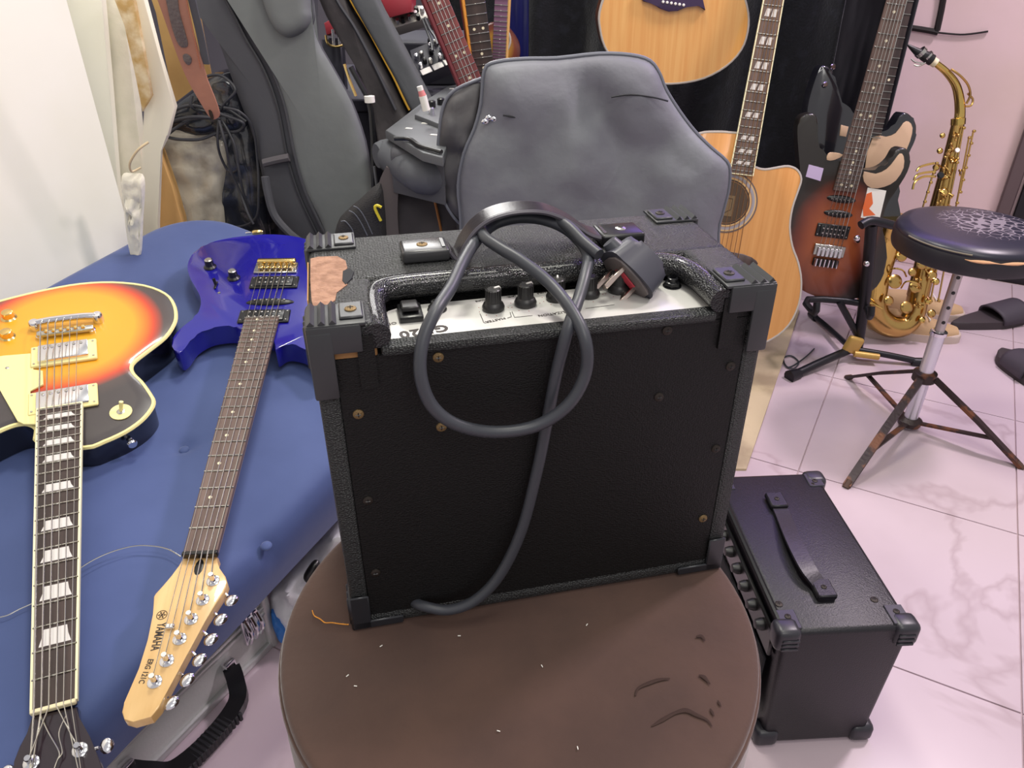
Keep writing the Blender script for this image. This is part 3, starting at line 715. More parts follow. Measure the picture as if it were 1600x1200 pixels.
# back board and top strip
BT = .3155
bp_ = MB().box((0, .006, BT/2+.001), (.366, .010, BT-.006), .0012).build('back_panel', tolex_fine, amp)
MB().box((.002, .0045, .3175), (.294, .017, .009), .003, seg=2).build('panel_strip', tolex, amp)
for sg in (-1, 1): MB().box((sg*.1695, .006, .3185), (.043, .010, .012), .001).build('back_cleat', mat('bare_plywood', (150, 110, 66), .8, bump=(300, .4, 'noise')) if sg < 0 else tolex_fine, amp)
# control panel
alu = mat('panel_aluminium', (214, 212, 208), .38, .35, spec=.5)
pn = [(-.140, .008), (-.140, .052), (-.134, .066), (-.120, .073), (.128, .076), (.144, .068), (.149, .055), (.149, .008)]
cpn = MB().prism(pn, .3175, .3205, .0004, 1).build('control_panel', alu, amp)
PT = .3205
def ptext(body, p0, p1, size, **kw):
    a = az(*p0, PT); b = az(*p1, PT); text(body, size, ink, amp, ((a.x+b.x)/2, (a.y+b.y)/2, PT+.0002), (b.x-a.x, b.y-a.y, 0), **kw)
ptext('GJ 20', (702, 511), (622, 524), .0165, bold=.0006, sx=1.02, spacing=1.12)
ptext('ON', (617, 505), (605, 507), .0062)
ptext('MASTER', (791, 497), (757, 504), .0052)
ptext('EQUALIZATION', (908, 484), (840, 494), .0056)
ptext('VOLUME', (762, 468), (745, 471), .0034); ptext('LEVEL', (806, 462), (792, 465), .0034); ptext('TREBLE', (855, 456), (840, 459), .0034)
ptext('MIDDLE', (896, 448), (905, 447), .0034); ptext('BASS', (946, 443), (956, 441), .0034)
lk = MB()
for seg_ in ([(750, 490), (756, 504), (760, 505)], [(793, 497), (799, 495), (797, 488)], [(800, 487), (804, 496), (832, 493)], [(915, 482), (960, 476)]):
    lk.tube([az(a, b, PT+.0002) for a, b in seg_], .00028, 4)
lk.build('panel_line', ink, amp)
kn = [(771, 483), (821, 476), (870, 467), (920, 462), (966, 455)]
kb = mat('knob_black', (34, 33, 34), .4)
for i_, (a, b) in enumerate(kn):
    c = az(a, b, PT); prof = []
    k_ = MB(); k_.lathe([(.0098, .0005), (.0102, .003), (.0088, .006), (.0072, .0075), (.0062, .019), (.0052, .0198)], (c.x, c.y, PT), n=26)
    for j in range(18):
        t = 2*PI*j/18; k_.box((c.x+.0066*math.cos(t), c.y+.0066*math.sin(t), PT+.0135), (.0012, .0008, .0115), R=Matrix.Rotation(t, 3, 'Z'))
    ko = k_.build('control_knob', kb, amp)
    t = [.45, .45, 1.3, 2.4, 1.0][i_]
    pr = [(c.x+.001*math.cos(t), c.y+.001*math.sin(t), PT+.0203), (c.x+.0064*math.cos(t), c.y+.0064*math.sin(t), PT+.0201), (c.x+.0074*math.cos(t), c.y+.0074*math.sin(t), PT+.0185), (c.x+.0079*math.cos(t), c.y+.0079*math.sin(t), PT+.0075)]
    MB().tube(pr, .0009, 6).build('pointer_line', white, ko)
    dt = MB()
    for j in range(8):
        t = PI*.75+j*PI*1.5/7-PI/2-PI/4; dt.lathe([(.0005, 0), (.0005, .0002)], (c.x+.0135*math.cos(t), c.y+.0135*math.sin(t), PT), n=6)
    dt.build('scale_dots', mat('red_print', (150, 70, 70), .6), amp)
c = az(643, 493, PT)
sw_ = MB().box((c.x-.001, c.y, PT+.003), (.021, .029, .006), .0018, seg=2).build('power_switch', blackplastic, amp)
MB().box((c.x-.001, c.y+.002, PT+.0085), (.015, .021, .005), .0012, R=Matrix.Rotation(-.13, 3, 'X')).build('rocker', kb, sw_)
for (a, b), m_, n_ in (((683, 484), blackplastic, 'fuse_holder'), ((1050, 447), mat('black_nut', (30, 30, 34), .2, .3), 'input_jack')):
    c = az(a, b, PT); o_ = MB().lathe([(.0088, 0), (.0088, .0008)], (c.x, c.y, PT), n=24).build(n_, m_, amp)
    MB().lathe([(.0078, .0008), (.0078, .0045), (.0062, .0055)], (c.x, c.y, PT), n=6).build('hex_nut', m_, o_)
    MB().lathe([(.0052, .0055), (.0052, .0085), (.0042, .009), (.0030, .009), (.0030, .006)], (c.x, c.y, PT), n=20).build('threaded_collar', m_, o_)
c = az(596, 494, PT); MB().lathe([(.0028, 0), (.002, .0008)], (c.x, c.y, PT-.0002), n=12).build('screw_hole', rust, amp)
# cap screws on the back
def screw(parent, p, m, r=.0055, axis=(0, -1, 0)):
    o = MB().lathe([(r, 0), (r*.95, .0009), (r*.6, .0017), (.0005, .0019)], p, axis, n=16).build('screw', m, parent)
    a = Vector(axis).normalized(); x = a.orthogonal().normalized(); y = a.cross(x); b = MB()
    for q_ in ((x+y).normalized(), (x-y).normalized()):
        b.tube([Vector(p)+a*.0019-q_*r*.45, Vector(p)+a*.0019+q_*r*.45], .0005, 4)
    b.build('screw_slot', blackplastic, o); return o
dimscrew = mat('dull_screw', (52, 46, 42), .5, .6)
for (a, b), m_ in (((685, 559), rust), ((560, 648), rust), ((690, 668), rust), ((575, 783), dimscrew), ((587, 896), dimscrew), ((1043, 517), dimscrew), ((1142, 573), dimscrew), ((1030, 621), dimscrew), ((1119, 702), dimscrew), ((1099, 811), rust)):
    p = ay(a, b, 0); screw(amp, (p.x, .001, p.z), m_, .0048)
# torn tolex patch showing wood
tw = MB(); tpx = [(485, 405), (497, 402), (527, 401), (540, 408), (543, 420), (536, 426), (536, 440), (543, 445), (534, 452), (526, 458), (524, 470), (513, 476), (504, 488), (492, 490), (487, 470), (485, 440)]
tw.prism([(az(a, b, H).x, az(a, b, H).y) for a, b in tpx], H-.001, H+.0007, .0002, 1)
tw.build('torn_patch', mat('exposed_wood', (166, 126, 102), .8, bump=(200, .8, 'noise'), var=(90, (140, 102, 80), .4, .6)), amp)
tw = MB().box((-.2003, .10, H-.02), (.0012, .085, .036), .0004); tw.build('torn_edge', mat('exposed_wood_edge', (196, 148, 92), .8, bump=(150, .6, 'noise')), amp)
tw = MB().prism([(az(a, b, H).x, az(a, b, H).y) for a, b in [(536, 425), (547, 420), (553, 426), (550, 436), (540, 446), (535, 440)]], H, H+.0012, .0003, 1); tw.build('lifted_tolex', mat('matt_black_glue', (18, 20, 26), .8), amp)
# corner protectors
def corner(name, sx_, near, top=True):
    x = sx_*.2015; sgn = sx_
    b = MB(); y0 = 0 if near else D_; sy = 1 if near else -1
    z = H
    L1 = .047
    b.box((x-sgn*L1/2, y0+sy*.0185-sy*.002, z+.0012), (L1, .040, .003), .0012, seg=2)
    for k in range(3):
        cx = x-sgn*(.004+k*.0085)
        pr = [(cx-.0038, z+.002), (cx, z+.0062), (cx+.0038, z+.002)]
        V0 = [b.b.verts.new((p[0], y0-sy*.002, p[1])) for p in pr]; V1 = [b.b.verts.new((p[0], y0+sy*.035, p[1])) for p in pr]
        b.b.faces.new(V0); b.b.faces.new(V1[::-1])
        for i in range(3): b.b.faces.new((V0[i], V0[(i+1) % 3], V1[(i+1) % 3], V1[i]))
    b.box((x-sgn*.036, y0+sy*.018, z+.0036), (.019, .028, .003), .0012)
    b.box((x-sgn*.001, y0+sy*.0165, z-.020), (.004, .037, .043), .0015, seg=2)
    for k in range(3):
        b.box((x+sgn*.0012, y0+sy*(.006+k*.010), z-.020), (.003, .004, .038), .0012)
    if near:
        b.box((x-sgn*.021, -.0025, z-.011), (.043, .004, .025), .0015, seg=2)
        b.box((x-sgn*.0095, -.0032, z-.034), (.020, .004, .062), .002, seg=2)
    o = b.build(name, cornerplastic, amp)
    screw(o, (x-sgn*.036, y0+sy*.018, z+.005), dimscrew if sx_ > 0 else rust, .005, (0, 0, 1))
    return o
for sx_ in (-1, 1):
    for near in (True, False): corner('corner_protector', sx_, near)
for sx_ in (-1, 1):
    b = MB(); x = sx_*.2008
    b.box((x-sx_*.0008, .018, .020), (.004, .040, .042), .0015)
    b.box((x-sx_*.0095, -.0018, .0235), (.019, .003, .044), .0012); b.box((x-sx_*.026, -.0018, .006), (.05, .003, .010), .0012)
    for k in range(3): b.box((x+sx_*.0015, .006+k*.010, .020), (.003, .004, .036), .0012)
    b.build('corner_protector', mat('corner_plastic_low', (38, 39, 44), .3), amp)
# handle
for sg, c1, c2 in ((-1, (632, 405), (698, 408)), (1, (938, 372), (998, 368))):
    p0 = az(*c1, H+.006); p1 = az(*c2, H+.006)
    cx = (p0.x+p1.x)/2; y_ = .127
    cxx = -.092 if sg < 0 else .100
    e = MB().box((cxx, y_, H+.0065), (.044, .034, .012), .003, seg=3).build('handle_cap', mat('handle_cap_plastic', (62, 62, 64), .25) if sg < 0 else blackplastic, amp)
    MB().box((cxx-sg*.017, y_, H+.0128), (.003, .022, .0012)).build('cap_slot', blackplastic if sg < 0 else nickel, e)
    screw(e, (cxx+sg*.002, y_, H+.0122), rust if sg < 0 else nickel, .0055, (0, 0, 1))
st = [ay(a, b, .127) for a, b in ((700, 414), (712, 398), (724, 375), (742, 351), (768, 334), (805, 325), (848, 326), (886, 341), (915, 360), (936, 380))]
st = [Vector((p.x, .127, p.z)) for p in st]
st[0].z = H+.008; st[-1].z = H+.008
MB().tube(st, 0, smooth=6, flat=(.0046, .024), up=(0, 1, 0)).build('handle_strap', leather, amp)
edge = MB()
for sg in (-1, 1): edge.tube([p+Vector((0, sg*.0122, 0)) for p in st], .0024, 6, 6)
edge.build('strap_edging', mat('strap_edge', (88, 84, 92), .28), amp)

# ---- power cord draped over it
cord = thing('power_cord', 'grey black mains cord looped over the amplifier, ending in a three pin plug', 'cord', MA)
cp_ = [(648, 941, .004), (662, 947, -.006), (700, 953, -.014), (742, 938, -.016), (781, 898, -.015), (815, 828, -.012), (840, 732, -.008), (856, 652, -.008), (870, 580, -.008), (888, 512, -.007), (903, 470, .020), (914, 432, .045), (919, 402, .074), (905, 376, .098), (878, 354, .116), (842, 342, .131), (805, 341, .138), (770, 352, .136), (743, 378, .112), (722, 412, .072), (704, 450, .036), (681, 486, .004), (661, 532, -.012), (657, 585, -.022), (675, 634, -.026), (715, 664, -.028), (775, 675, -.028), (838, 665, -.028), (888, 632, -.028), (915, 582, -.025), (914, 530, -.020), (891, 482, .004), (858, 442, .038), (815, 408, .065), (782, 388, .086), (757, 370, .108), (752, 352, .134), (774, 338, .148), (812, 332, .152), (852, 338, .138), (885, 352, .110), (912, 378, .084), (936, 398, .064)]
cpts = [ay(a, b, d) for a, b, d in cp_]
MB().tube(cpts, .0055, 12, 7).build('cable', rubber, cord)
e1 = Vector((.60, -.30, -.74)).normalized(); pd = Vector((-.85, -.38, -.44)); pd = (pd-e1*pd.dot(e1)).normalized(); e2 = pd.cross(e1).normalized()
c0 = cpts[-1]
# frame of the plug: x along e1 (cord to earth pin), z = pin direction, y = e2
PO = c0+e1*.004-pd*.006
MP = Matrix.Translation(PO) @ Matrix((e1, pd.cross(e1), pd)).transposed().to_4x4()
pl = MB()
pts2 = [(0, -.013), (.012, -.019), (.026, -.024), (.046, -.025), (.055, -.017), (.057, 0), (.055, .017), (.046, .025), (.026, .024), (.012, .019), (0, .013)]
pl.prism([(a, b) for a, b in sm2(pts2, 3)], -.002, .026, .010, 3)
for v in pl.b.verts: v.co.z = -v.co.z-.002; f_ = 1+(v.co.z)*6; v.co.x = .03+(v.co.x-.03)*f_; v.co.y *= f_
plug = pl.build('plug', mat('plug_rubber', (62, 62, 72), .4), cord, MP, ang=50)
MB().prism(sm2([(.006, -.011), (.02, -.019), (.046, -.02), (.052, -.01), (.052, .01), (.046, .02), (.02, .019), (.006, .011)], 2), -.002, .002, .0008).build('plug_face', mat('plug_face', (96, 88, 88), .5), plug)
MB().box((.028, .004, .0028), (.022, .010, .0012), .0004).build('fuse_tab', mat('red_fuse_tab', (190, 60, 75), .5), plug)
for (px_, py_, w_, h_, ln) in ((.018, -.011, .0046, .0066, .027), (.018, .011, .0046, .0066, .027), (.041, 0, .0046, .0086, .034)):
    pp = MB().box((px_, py_, ln/2), (w_, h_, ln), .0006)
    pin = pp.build('pin', mat('plated_pin', (205, 188, 178), .25, 1), plug)
MB().cone((-.006, 0, -.010), (.006, 0, -.010), .007, .010, 14).build('strain_relief', rubber, plug)

# ================================================================== SMALL AMPLIFIER ON THE FLOOR
ya2 = math.radians(3.4)
MS = Matrix.Translation((.444, .872, 0)) @ Matrix.Rotation(ya2, 4, 'Z')
sa = thing('guitar_amplifier', 'small black practice amplifier on the tiled floor, right of the pouf', 'amplifier', MS)
sat = mat('smooth_tolex', (20, 18, 25), .38, bump=(500, .25, 'noise'))
bx = MB(); hb = .245
q = [(-.080, 0), (.076, 0), (.088, hb), (-.090, hb)]
v0 = [bx.b.verts.new((a, -.168, z)) for a, z in q]; v1 = [bx.b.verts.new((a, .168, z)) for a, z in q]
fs = [bx.b.faces.new(v0), bx.b.faces.new(v1[::-1])]+[bx.b.faces.new((v0[i], v0[(i+1) % 4], v1[(i+1) % 4], v1[i])) for i in range(4)]
bmesh.ops.bevel(bx.b, geom=list(bx.b.edges), offset=.008, segments=3, affect='EDGES', profile=.5)
for v in bx.b.verts: v.co.z = max(v.co.z, 0)+.004
bx.build('cabinet', sat, sa)
b = MB()
MB().box((-.094, 0, .205), (.006, .30, .05), .002, R=Matrix.Rotation(-.04, 3, 'Y')).build('control_panel', blackplastic, sa)
for k in range(7):
    knb = MB().lathe([(.009, 0), (.009, .004), (.006, .012), (.003, .0125)], (-.097, -.12+k*.036, .212), (-1, 0, .1), n=14).build('control_knob', kb, sa)
MB().tube([(-.089, -.15, .246), (-.089, .15, .246)], .0045, 8).build('front_edge_bead', blackplastic, sa)
MB().box((-.0945, 0, .10), (.004, .29, .14), .002).build('grille', mat('grille_cloth', (30, 30, 36), .8, bump=(600, .5, 'weave')), sa)
sc2 = mat('corner_plastic_small', (44, 43, 50), .35)
for sx_ in (-1, 1):
    for sy in (-1, 1):
        for top in (0, 1):
            xx = (sx_*.086-.001) if top else (.077 if sx_ > 0 else -.081)*.97; zz = hb-.012 if top else .018
            c = MB().box((xx-sx_*.004, sy*.157, zz), (.036, .032, .038 if top else .032), .009, seg=3)
            if top:
                for k in range(3): c.box((xx-sx_*.006, sy*.1735, zz+.004-k*.008), (.024, .003, .0045), .001)
                c.box((xx-sx_*.010, sy*.146, hb+.0042), (.026, .034, .003), .0012)
            co = c.build('corner_protector', sc2, sa)
            if top: screw(co, (xx-sx_*.010, sy*.142, hb+.0057), dimscrew, .0045, (0, 0, 1))
for a, b in ((1217, 944), (1366, 937), (1270, 757)):
    p = MS.inverted() @ onz(a, b, hb+.004); screw(sa, (p.x, p.y, hb+.004), dimscrew, .0055, (0, 0, 1))
IS = MS.inverted()
hpts = [IS @ onz(a, b, hb+h_) for a, b, h_ in ((1213, 785, .006), (1222, 802, .009), (1240, 845, .020), (1262, 888, .020), (1283, 918, .009), (1292, 937, .006))]
MB().tube(hpts, 0, smooth=5, flat=(.024, .004), up=(0, 0, 1)).build('handle_strap', mat('dark_strap', (46, 42, 50), .4, bump=(300, .2, 'noise')), sa)
for (a, b) in ((1213, 783), (1286, 921)):
    p = IS @ onz(a, b, hb+.010); hc = MB().box((p.x, p.y, hb+.0105), (.028, .034, .009), .002).build('handle_cap', sat, sa); screw(hc, (p.x, p.y, hb+.015), dimscrew, .004, (0, 0, 1))

# ================================================================== DRUM STOOL
DS = onz(1418, 668, 0)
ds = thing('drum_stool', 'round drum stool with cracked black vinyl seat on a rusty tripod', 'stool', Matrix.Translation((DS.x, DS.y, 0)))
def crack_mat():
    m = bpy.data.materials.new('cracked_vinyl'); m.use_nodes = True; nt = m.node_tree; N = nt.nodes; L = nt.links
    b = N['Principled BSDF']; b.inputs['Roughness'].default_value = .35
    tc = N.new('ShaderNodeTexCoord')
    v = N.new('ShaderNodeTexVoronoi'); v.feature = 'DISTANCE_TO_EDGE'; v.inputs['Scale'].default_value = 55; L.new(tc.outputs['Object'], v.inputs['Vector'])
    n = N.new('ShaderNodeTexNoise'); n.inputs['Scale'].default_value = 16; n.inputs['Detail'].default_value = 3; L.new(tc.outputs['Object'], n.inputs['Vector'])
    # worn area right of the middle of the seat
    mp = N.new('ShaderNodeMapping'); mp.inputs['Location'].default_value = (-.03, -.01, -.51); L.new(tc.outputs['Object'], mp.inputs['Vector'])
    ln = N.new('ShaderNodeVectorMath'); ln.operation = 'LENGTH'; L.new(mp.outputs['Vector'], ln.inputs[0])
    a = N.new('ShaderNodeMapRange'); a.inputs[1].default_value = .03; a.inputs[2].default_value = .11; a.inputs[3].default_value = .26; a.inputs[4].default_value = -.03; L.new(ln.outputs['Value'], a.inputs[0])
    mul = N.new('ShaderNodeMath'); mul.operation = 'MULTIPLY'; L.new(a.outputs[0], mul.inputs[0]); L.new(n.outputs['Fac'], mul.inputs[1])
    lt = N.new('ShaderNodeMath'); lt.operation = 'LESS_THAN'; L.new(v.outputs['Distance'], lt.inputs[0]); L.new(mul.outputs[0], lt.inputs[1])
    mx = N.new('ShaderNodeMix'); mx.data_type = 'RGBA'; mx.inputs[6].default_value = srgb(34, 33, 48); mx.inputs[7].default_value = srgb(128, 120, 128)
    L.new(lt.outputs[0], mx.inputs[0]); L.new(mx.outputs[2], b.inputs['Base Color'])
    bp = N.new('ShaderNodeBump'); bp.inputs['Strength'].default_value = .7; bp.inputs['Distance'].default_value = .003; bp.invert = True; L.new(lt.outputs[0], bp.inputs['Height']); L.new(bp.outputs['Normal'], b.inputs['Normal'])
    return m
sz = .452; Rs = .152
sx0 = .04
SC = Vector((.004, .0, 0))
seat = MB().lathe([(.02, sz+.062), (Rs*.5, sz+.0615), (Rs*.8, sz+.059), (Rs*.94, sz+.053), (Rs*.985, sz+.045), (Rs*.98, sz+.041)], (0, 0, 0), n=64)
seat.build('seat_top', crack_mat(), ds, Matrix.Translation(SC), ang=60)
MB().lathe([(Rs*.93, sz), (Rs*.985, sz+.004), (Rs, sz+.012), (Rs, sz+.036), (Rs*.985, sz+.0415), (Rs*.9, sz+.042)], (0, 0, 0), n=64).build('seat_side', mat('seat_band', (34, 31, 38), .45), ds, Matrix.Translation(SC))
foam = MB()
fp = [Vector((Rs*1.001*math.cos(a), Rs*1.001*math.sin(a), sz+.037+.0035*nz(a*3, 0, 0, 2))) for a in [math.radians(t) for t in range(238, 322, 4)]]
foam.tube(fp, [max(.0006, .0034*abs(math.sin(i*.55))) for i in range(len(fp))], 6).build('torn_foam', mat('foam', (220, 170, 130), .9), ds, Matrix.Translation(SC))
fp = [Vector((Rs*.985*math.cos(a), Rs*.985*math.sin(a), sz+.047)) for a in [math.radians(t) for t in range(190, 246, 4)]]
MB().tube(fp, .0016, 6).build('piping', mat('frayed_piping', (120, 112, 96), .6), ds, Matrix.Translation(SC))
top = Vector((.0, .0, sz)); 
MB().cone((0, 0, .005), (0, 0, .262), .0155, n=20).build('post', mat('post_chrome', (222, 222, 232), .3, .8), ds)
ip = MB().cone((0, 0, .25), (0, 0, sz+.003), .0105, n=18).build('inner_post', mat('post_dull', (188, 182, 180), .35, .85), ds)
for k in range(4): MB().lathe([(.0042, 0), (.0036, .0012)], (-.003, -.0105, .290+k*.036), (-.3, -1, 0), n=10).build('post_hole', blackplastic, ip)
MB().lathe([(.018, 0), (.018, .008), (.015, .010)], (0, 0, .255), n=20).build('post_clamp', chrome, ds)
MB().lathe([(.04, 0), (.04, .006)], (0, 0, sz-.004), n=20).build('seat_plate', blackplastic, ds, Matrix.Translation(SC*.8))
iron = mat('rusty_black_iron', (52, 40, 40), .45, .3, bump=(150, .4, 'noise'), var=(22, (112, 70, 46), .55, .62))
hu = onpl(1472, 584, DS, Vector((0, -1, 0)))-DS; hz = hu.z
hz = .146
MB().lathe([(.026, -.010), (.026, .010), (.018, .014)], (0, 0, hz), n=18).build('upper_collar', iron, ds)
MB().lathe([(.026, 0), (.028, .012), (.018, .02)], (0, 0, .012), n=18).build('lower_collar', iron, ds)
feet = [onz(1322, 762, 0)-DS, onz(1594, 732, 0)-DS, onz(1324, 592, 0)-DS]
for f in feet:
    f.z = .005; d = Vector((f.x, f.y, 0)).normalized(); a = d*.024+Vector((0, 0, hz)); 
    b = MB().tube([a, a.lerp(f, .5)+Vector((0, 0, .004)), f], 0, flat=(.017, .008), up=(0, 0, 1)); lg = b.build('leg', iron, ds)
    m_ = a.lerp(f, .68); MB().tube([d*.022+Vector((0, 0, .022)), m_], 0, flat=(.012, .005), up=(0, 0, 1)).build('brace', iron, ds)
    MB().cone(f+d*.004+Vector((0, 0, -.004)), f-d*.012+Vector((0, 0, .008)), .008, .007, 10).build('rubber_foot', mat('foot_rubber', (78, 56, 44), .7), lg)

# ================================================================== SLIPPERS AND SHOES
def slipper(name, heel, toe, label, sc=1, flip=1):
    a = Vector(heel); b_ = Vector(toe); d = (b_-a); Lg = d.length; ang = math.atan2(d.y, d.x)
    M = Matrix.Translation(a) @ Matrix.Rotation(ang, 4, 'Z')
    t = thing(name, label, 'slipper', M, 'black slippers on the tiles')
    o = sm2([(0, -.03*sc), (-.008, 0), (0, .03*sc), (.08, .034*sc), (.17, .046*sc), (.23, .042*sc), (Lg, .01), (Lg, -.012), (.22, -.040*sc), (.15, -.042*sc), (.07, -.030*sc)], 3)
    MB().prism(o, .002, .026, .006, 2).build('sole', mat('slipper_sole', (58, 50, 54), .7), t)
    s = MB()
    s.grid(10, 12, lambda p, q: Vector((.125+.085*p+.012*math.cos((q-.5)*PI)*(p-.2), (.047+.002*p)*math.cos(PI*q)*1.0, .016+(.050-.014*p)*math.sin(PI*q)**.7)))
    st_ = s.build('strap', mat('slipper_strap', (62, 56, 66), .65), t); md = st_.modifiers.new('thickness', 'SOLIDIFY'); md.thickness = .006; md.offset = 0
    return t
slipper('slipper', onz(1632, 492, 0), onz(1490, 514, .0), 'dark slipper with toe under a wide strap, right of the drum stool post')
slipper('slipper', onz(1668, 640, 0), onz(1562, 556, .0), 'black slipper cut by the right frame edge, below the other slipper')
can = mat('canvas_tan', (190, 158, 120), .8, bump=(400, .3, 'noise'))
def shoe(M, label):
    t = thing('shoe', label, 'shoe', M, 'tan shoes behind the saxophone')
    o = sm2([(0, -.032), (-.01, 0), (0, .032), (.10, .036), (.18, .046), (.24, .034), (.258, 0), (.24, -.034), (.17, -.042), (.09, -.032)], 3)
    MB().prism(o, 0, .026, .006).build('sole', mat('gum_sole', (196, 178, 168), .6), t)
    s = MB(); n = 18
    rings = []
    for x, w_, h_ in ((-.004, .02, .07), (.01, .03, .085), (.06, .033, .085), (.11, .034, .08), (.16, .04, .062), (.21, .038, .048), (.245, .022, .038)):
        rings.append([s.b.verts.new((x, w_*math.cos(PI*k/n), .02+(h_-.02)*math.sin(PI*k/n)**.7)) for k in range(n+1)])
    for i in range(len(rings)-1):
        for k in range(n): s.b.faces.new((rings[i][k], rings[i][k+1], rings[i+1][k+1], rings[i+1][k]))
    s.b.faces.new(rings[0]); s.b.faces.new(rings[-1][::-1])
    s.build('upper', can, t)
    for k in range(4): MB().tube([(.09+k*.022, -.022, .084-k*.006), (.095+k*.022, .022, .084-k*.006)], .0022, 6).build('lace', white, t)
    return t
p = onz(1456, 516, 0); q = onz(1500, 420, 0)
shoe(Matrix.Translation((1.05, 2.02, 0)) @ Matrix.Rotation(math.radians(-8), 4, 'Z'), 'tan canvas shoe on the floor behind the saxophone, nearer of the pair')
shoe(Matrix.Translation((1.13, 2.15, 0)) @ Matrix.Rotation(math.radians(-6), 4, 'Z'), 'tan canvas shoe on the floor behind the saxophone, farther of the pair')

# ================================================================== STANDING SUNBURST GUITAR + STAND
SG = lean(0, 1.80, .12, 12)
def gframe(P, bridge, other, flipx=1):
    o = P.at(*bridge); d = (P.at(*other)-o).normalized()
    y = (P.M.to_3x3() @ d).normalized(); z = P.n; x = y.cross(z)
    return Matrix.Translation(P.M @ o) @ Matrix((x, y, z)).transposed().to_4x4()
MG = pose(((.991, .1014, -.0875), (-.1006, .1321, -.9861), (-.0884, .986, .1411)), (.8241, 1.8864, .3162))
gs = thing('electric_guitar', 'sunburst electric guitar with chrome tremolo standing upright beside the saxophone', 'guitar', MG)
G = Guitar(MG, .648, .041, .0575, 24, gs)
bp = [(1262, 178), (1250, 185), (1246, 205), (1248, 240), (1250, 270), (1244, 300), (1237, 330), (1233, 370), (1232, 410), (1240, 440), (1262, 458), (1300, 468), (1345, 466), (1370, 448), (1385, 415), (1384, 380), (1378, 350), (1386, 320), (1402, 295), (1418, 268), (1423, 245), (1416, 232), (1402, 234), (1392, 250), (1378, 262), (1362, 266), (1346, 264), (1330, 256), (1312, 252), (1296, 250), (1284, 238), (1278, 215), (1278, 188), (1272, 178)]
ol = sm2([G.L(a, b, -.008) for a, b in bp], 3)
sbm = burst('amber_burst', [(0, (186, 112, 58)), (.45, (160, 82, 42)), (.72, (112, 50, 30)), (.88, (48, 34, 28)), (1, (34, 30, 26))], .005, .02, .15, .215, .2)
MB().prism(ol, -.050, -.008, .006, 3).build('body', sbm, gs, ang=50)
# pale pick guard lips seen in the horns
tan = mat('pale_wood', (204, 172, 142), .5)
hl = sm2([G.L(a, b, -.006) for a, b in [(1350, 268), (1368, 272), (1386, 264), (1398, 250), (1406, 240), (1412, 244), (1412, 262), (1400, 282), (1382, 292), (1362, 294), (1350, 284)]], 2)
MB().prism(hl, -.008, -.0055, .0008).build('horn_panel', tan, gs)
hl = sm2([G.L(a, b, -.006) for a, b in [(1294, 240), (1302, 238), (1318, 242), (1304, 250), (1292, 250)]], 2)
MB().prism(hl, -.008, -.0055, .0008).build('horn_panel', tan, gs)
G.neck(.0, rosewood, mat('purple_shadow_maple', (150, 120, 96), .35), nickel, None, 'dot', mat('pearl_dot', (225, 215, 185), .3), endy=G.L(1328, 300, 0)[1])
for (a, b) in ((1316, 312), (1311, 335)):
    c_ = G.L(a, b, 0); s_ = MB().sphere((0, 0, 0), .037, (1, .26, .18), 20).build('single_coil_pickup', blackplastic, gs, Matrix.Translation((c_[0], c_[1], -.008)))
    b_ = MB(); [b_.lathe([(.0022, 0), (.0018, .001)], ((k-2.5)*.0102, 0, .0062), n=8) for k in range(6)]; b_.build('pole_pieces', nickel, s_)
humbucker('pickup', gs, G.L(1302, 362, 0), 0, blackplastic, mat('black_bobbin', (26, 27, 30), .3), .084, .034, .066, .028, True, -.008, .004, .007)
c_ = G.L(1296, 392, 0)
br = MB().box((0, 0, 0), (.080, .030, .008), .002).build('bridge_plate', nickel, gs, Matrix.Translation((c_[0], c_[1], -.003)))
for k in range(6): MB().box(((k-2.5)*.0108, -.004, .006), (.009, .024, .007), .0015).build('saddle', chrome, br)
c_ = G.L(1290, 411, 0)
MB().box((c_[0], c_[1], -.003), (.066, .020, .010), .002).build('tremolo_block', blackplastic, gs)
for k in range(6): MB().cone((c_[0]+(k-2.5)*.0108, c_[1]-.010, .004), (c_[0]+(k-2.5)*.0108, c_[1]+.010, .004), .0035, n=8).build('fine_tuner', chrome, gs)
for k in range(6):
    f = (k-2.5)/2.5; MB().tube([(f*.027, 0, .006), (f*.0175, .648, .009)], .00055+.00008*k, 5).build('string', steel, gs)
hp = [(-.021, .648), (-.024, .665), (-.034, .685), (-.038, .70), (-.032, .80), (-.02, .845), (0, .85), (.012, .83), (.02, .78), (.028, .72), (.024, .68), (.021, .66), (.021, .648)]
hs = MB().prism(hp, -.014, 0, .0015).build('headstock', maple, gs)
for k in range(6): tuner(gs, (-.022+.003*k, .685+k*.025), (-1, 0), 0, -.008, chrome)
for px_, m_, nm in (([(1264, 257), (1287, 263), (1282, 283), (1259, 276)], mat('violet_sticker', (196, 178, 214), .3), 'sticker'), ([(1356, 293), (1385, 298), (1374, 344), (1345, 340)], white, 'sticker')):
    MB().prism([G.L(a, b, -.007) for a, b in px_], -.008, -.0072).build(nm, m_, gs)
MB().prism([G.L(a, b, -.007) for a, b in [(1354, 303), (1362, 300), (1364, 318), (1358, 326), (1368, 336), (1349, 338), (1348, 325)]], -.0071, -.0067).build('sticker_print', mat('orange_print', (226, 110, 60), .4), gs)
for a, b in ((1340, 395), (1338, 440)):
    pass
c_ = G.L(1340, 376, 0); MB().lathe([(.008, 0), (.0065, .010), (.005, .012)], (c_[0]+.0, c_[1], -.008), n=14).build('control_knob', chrome, gs)

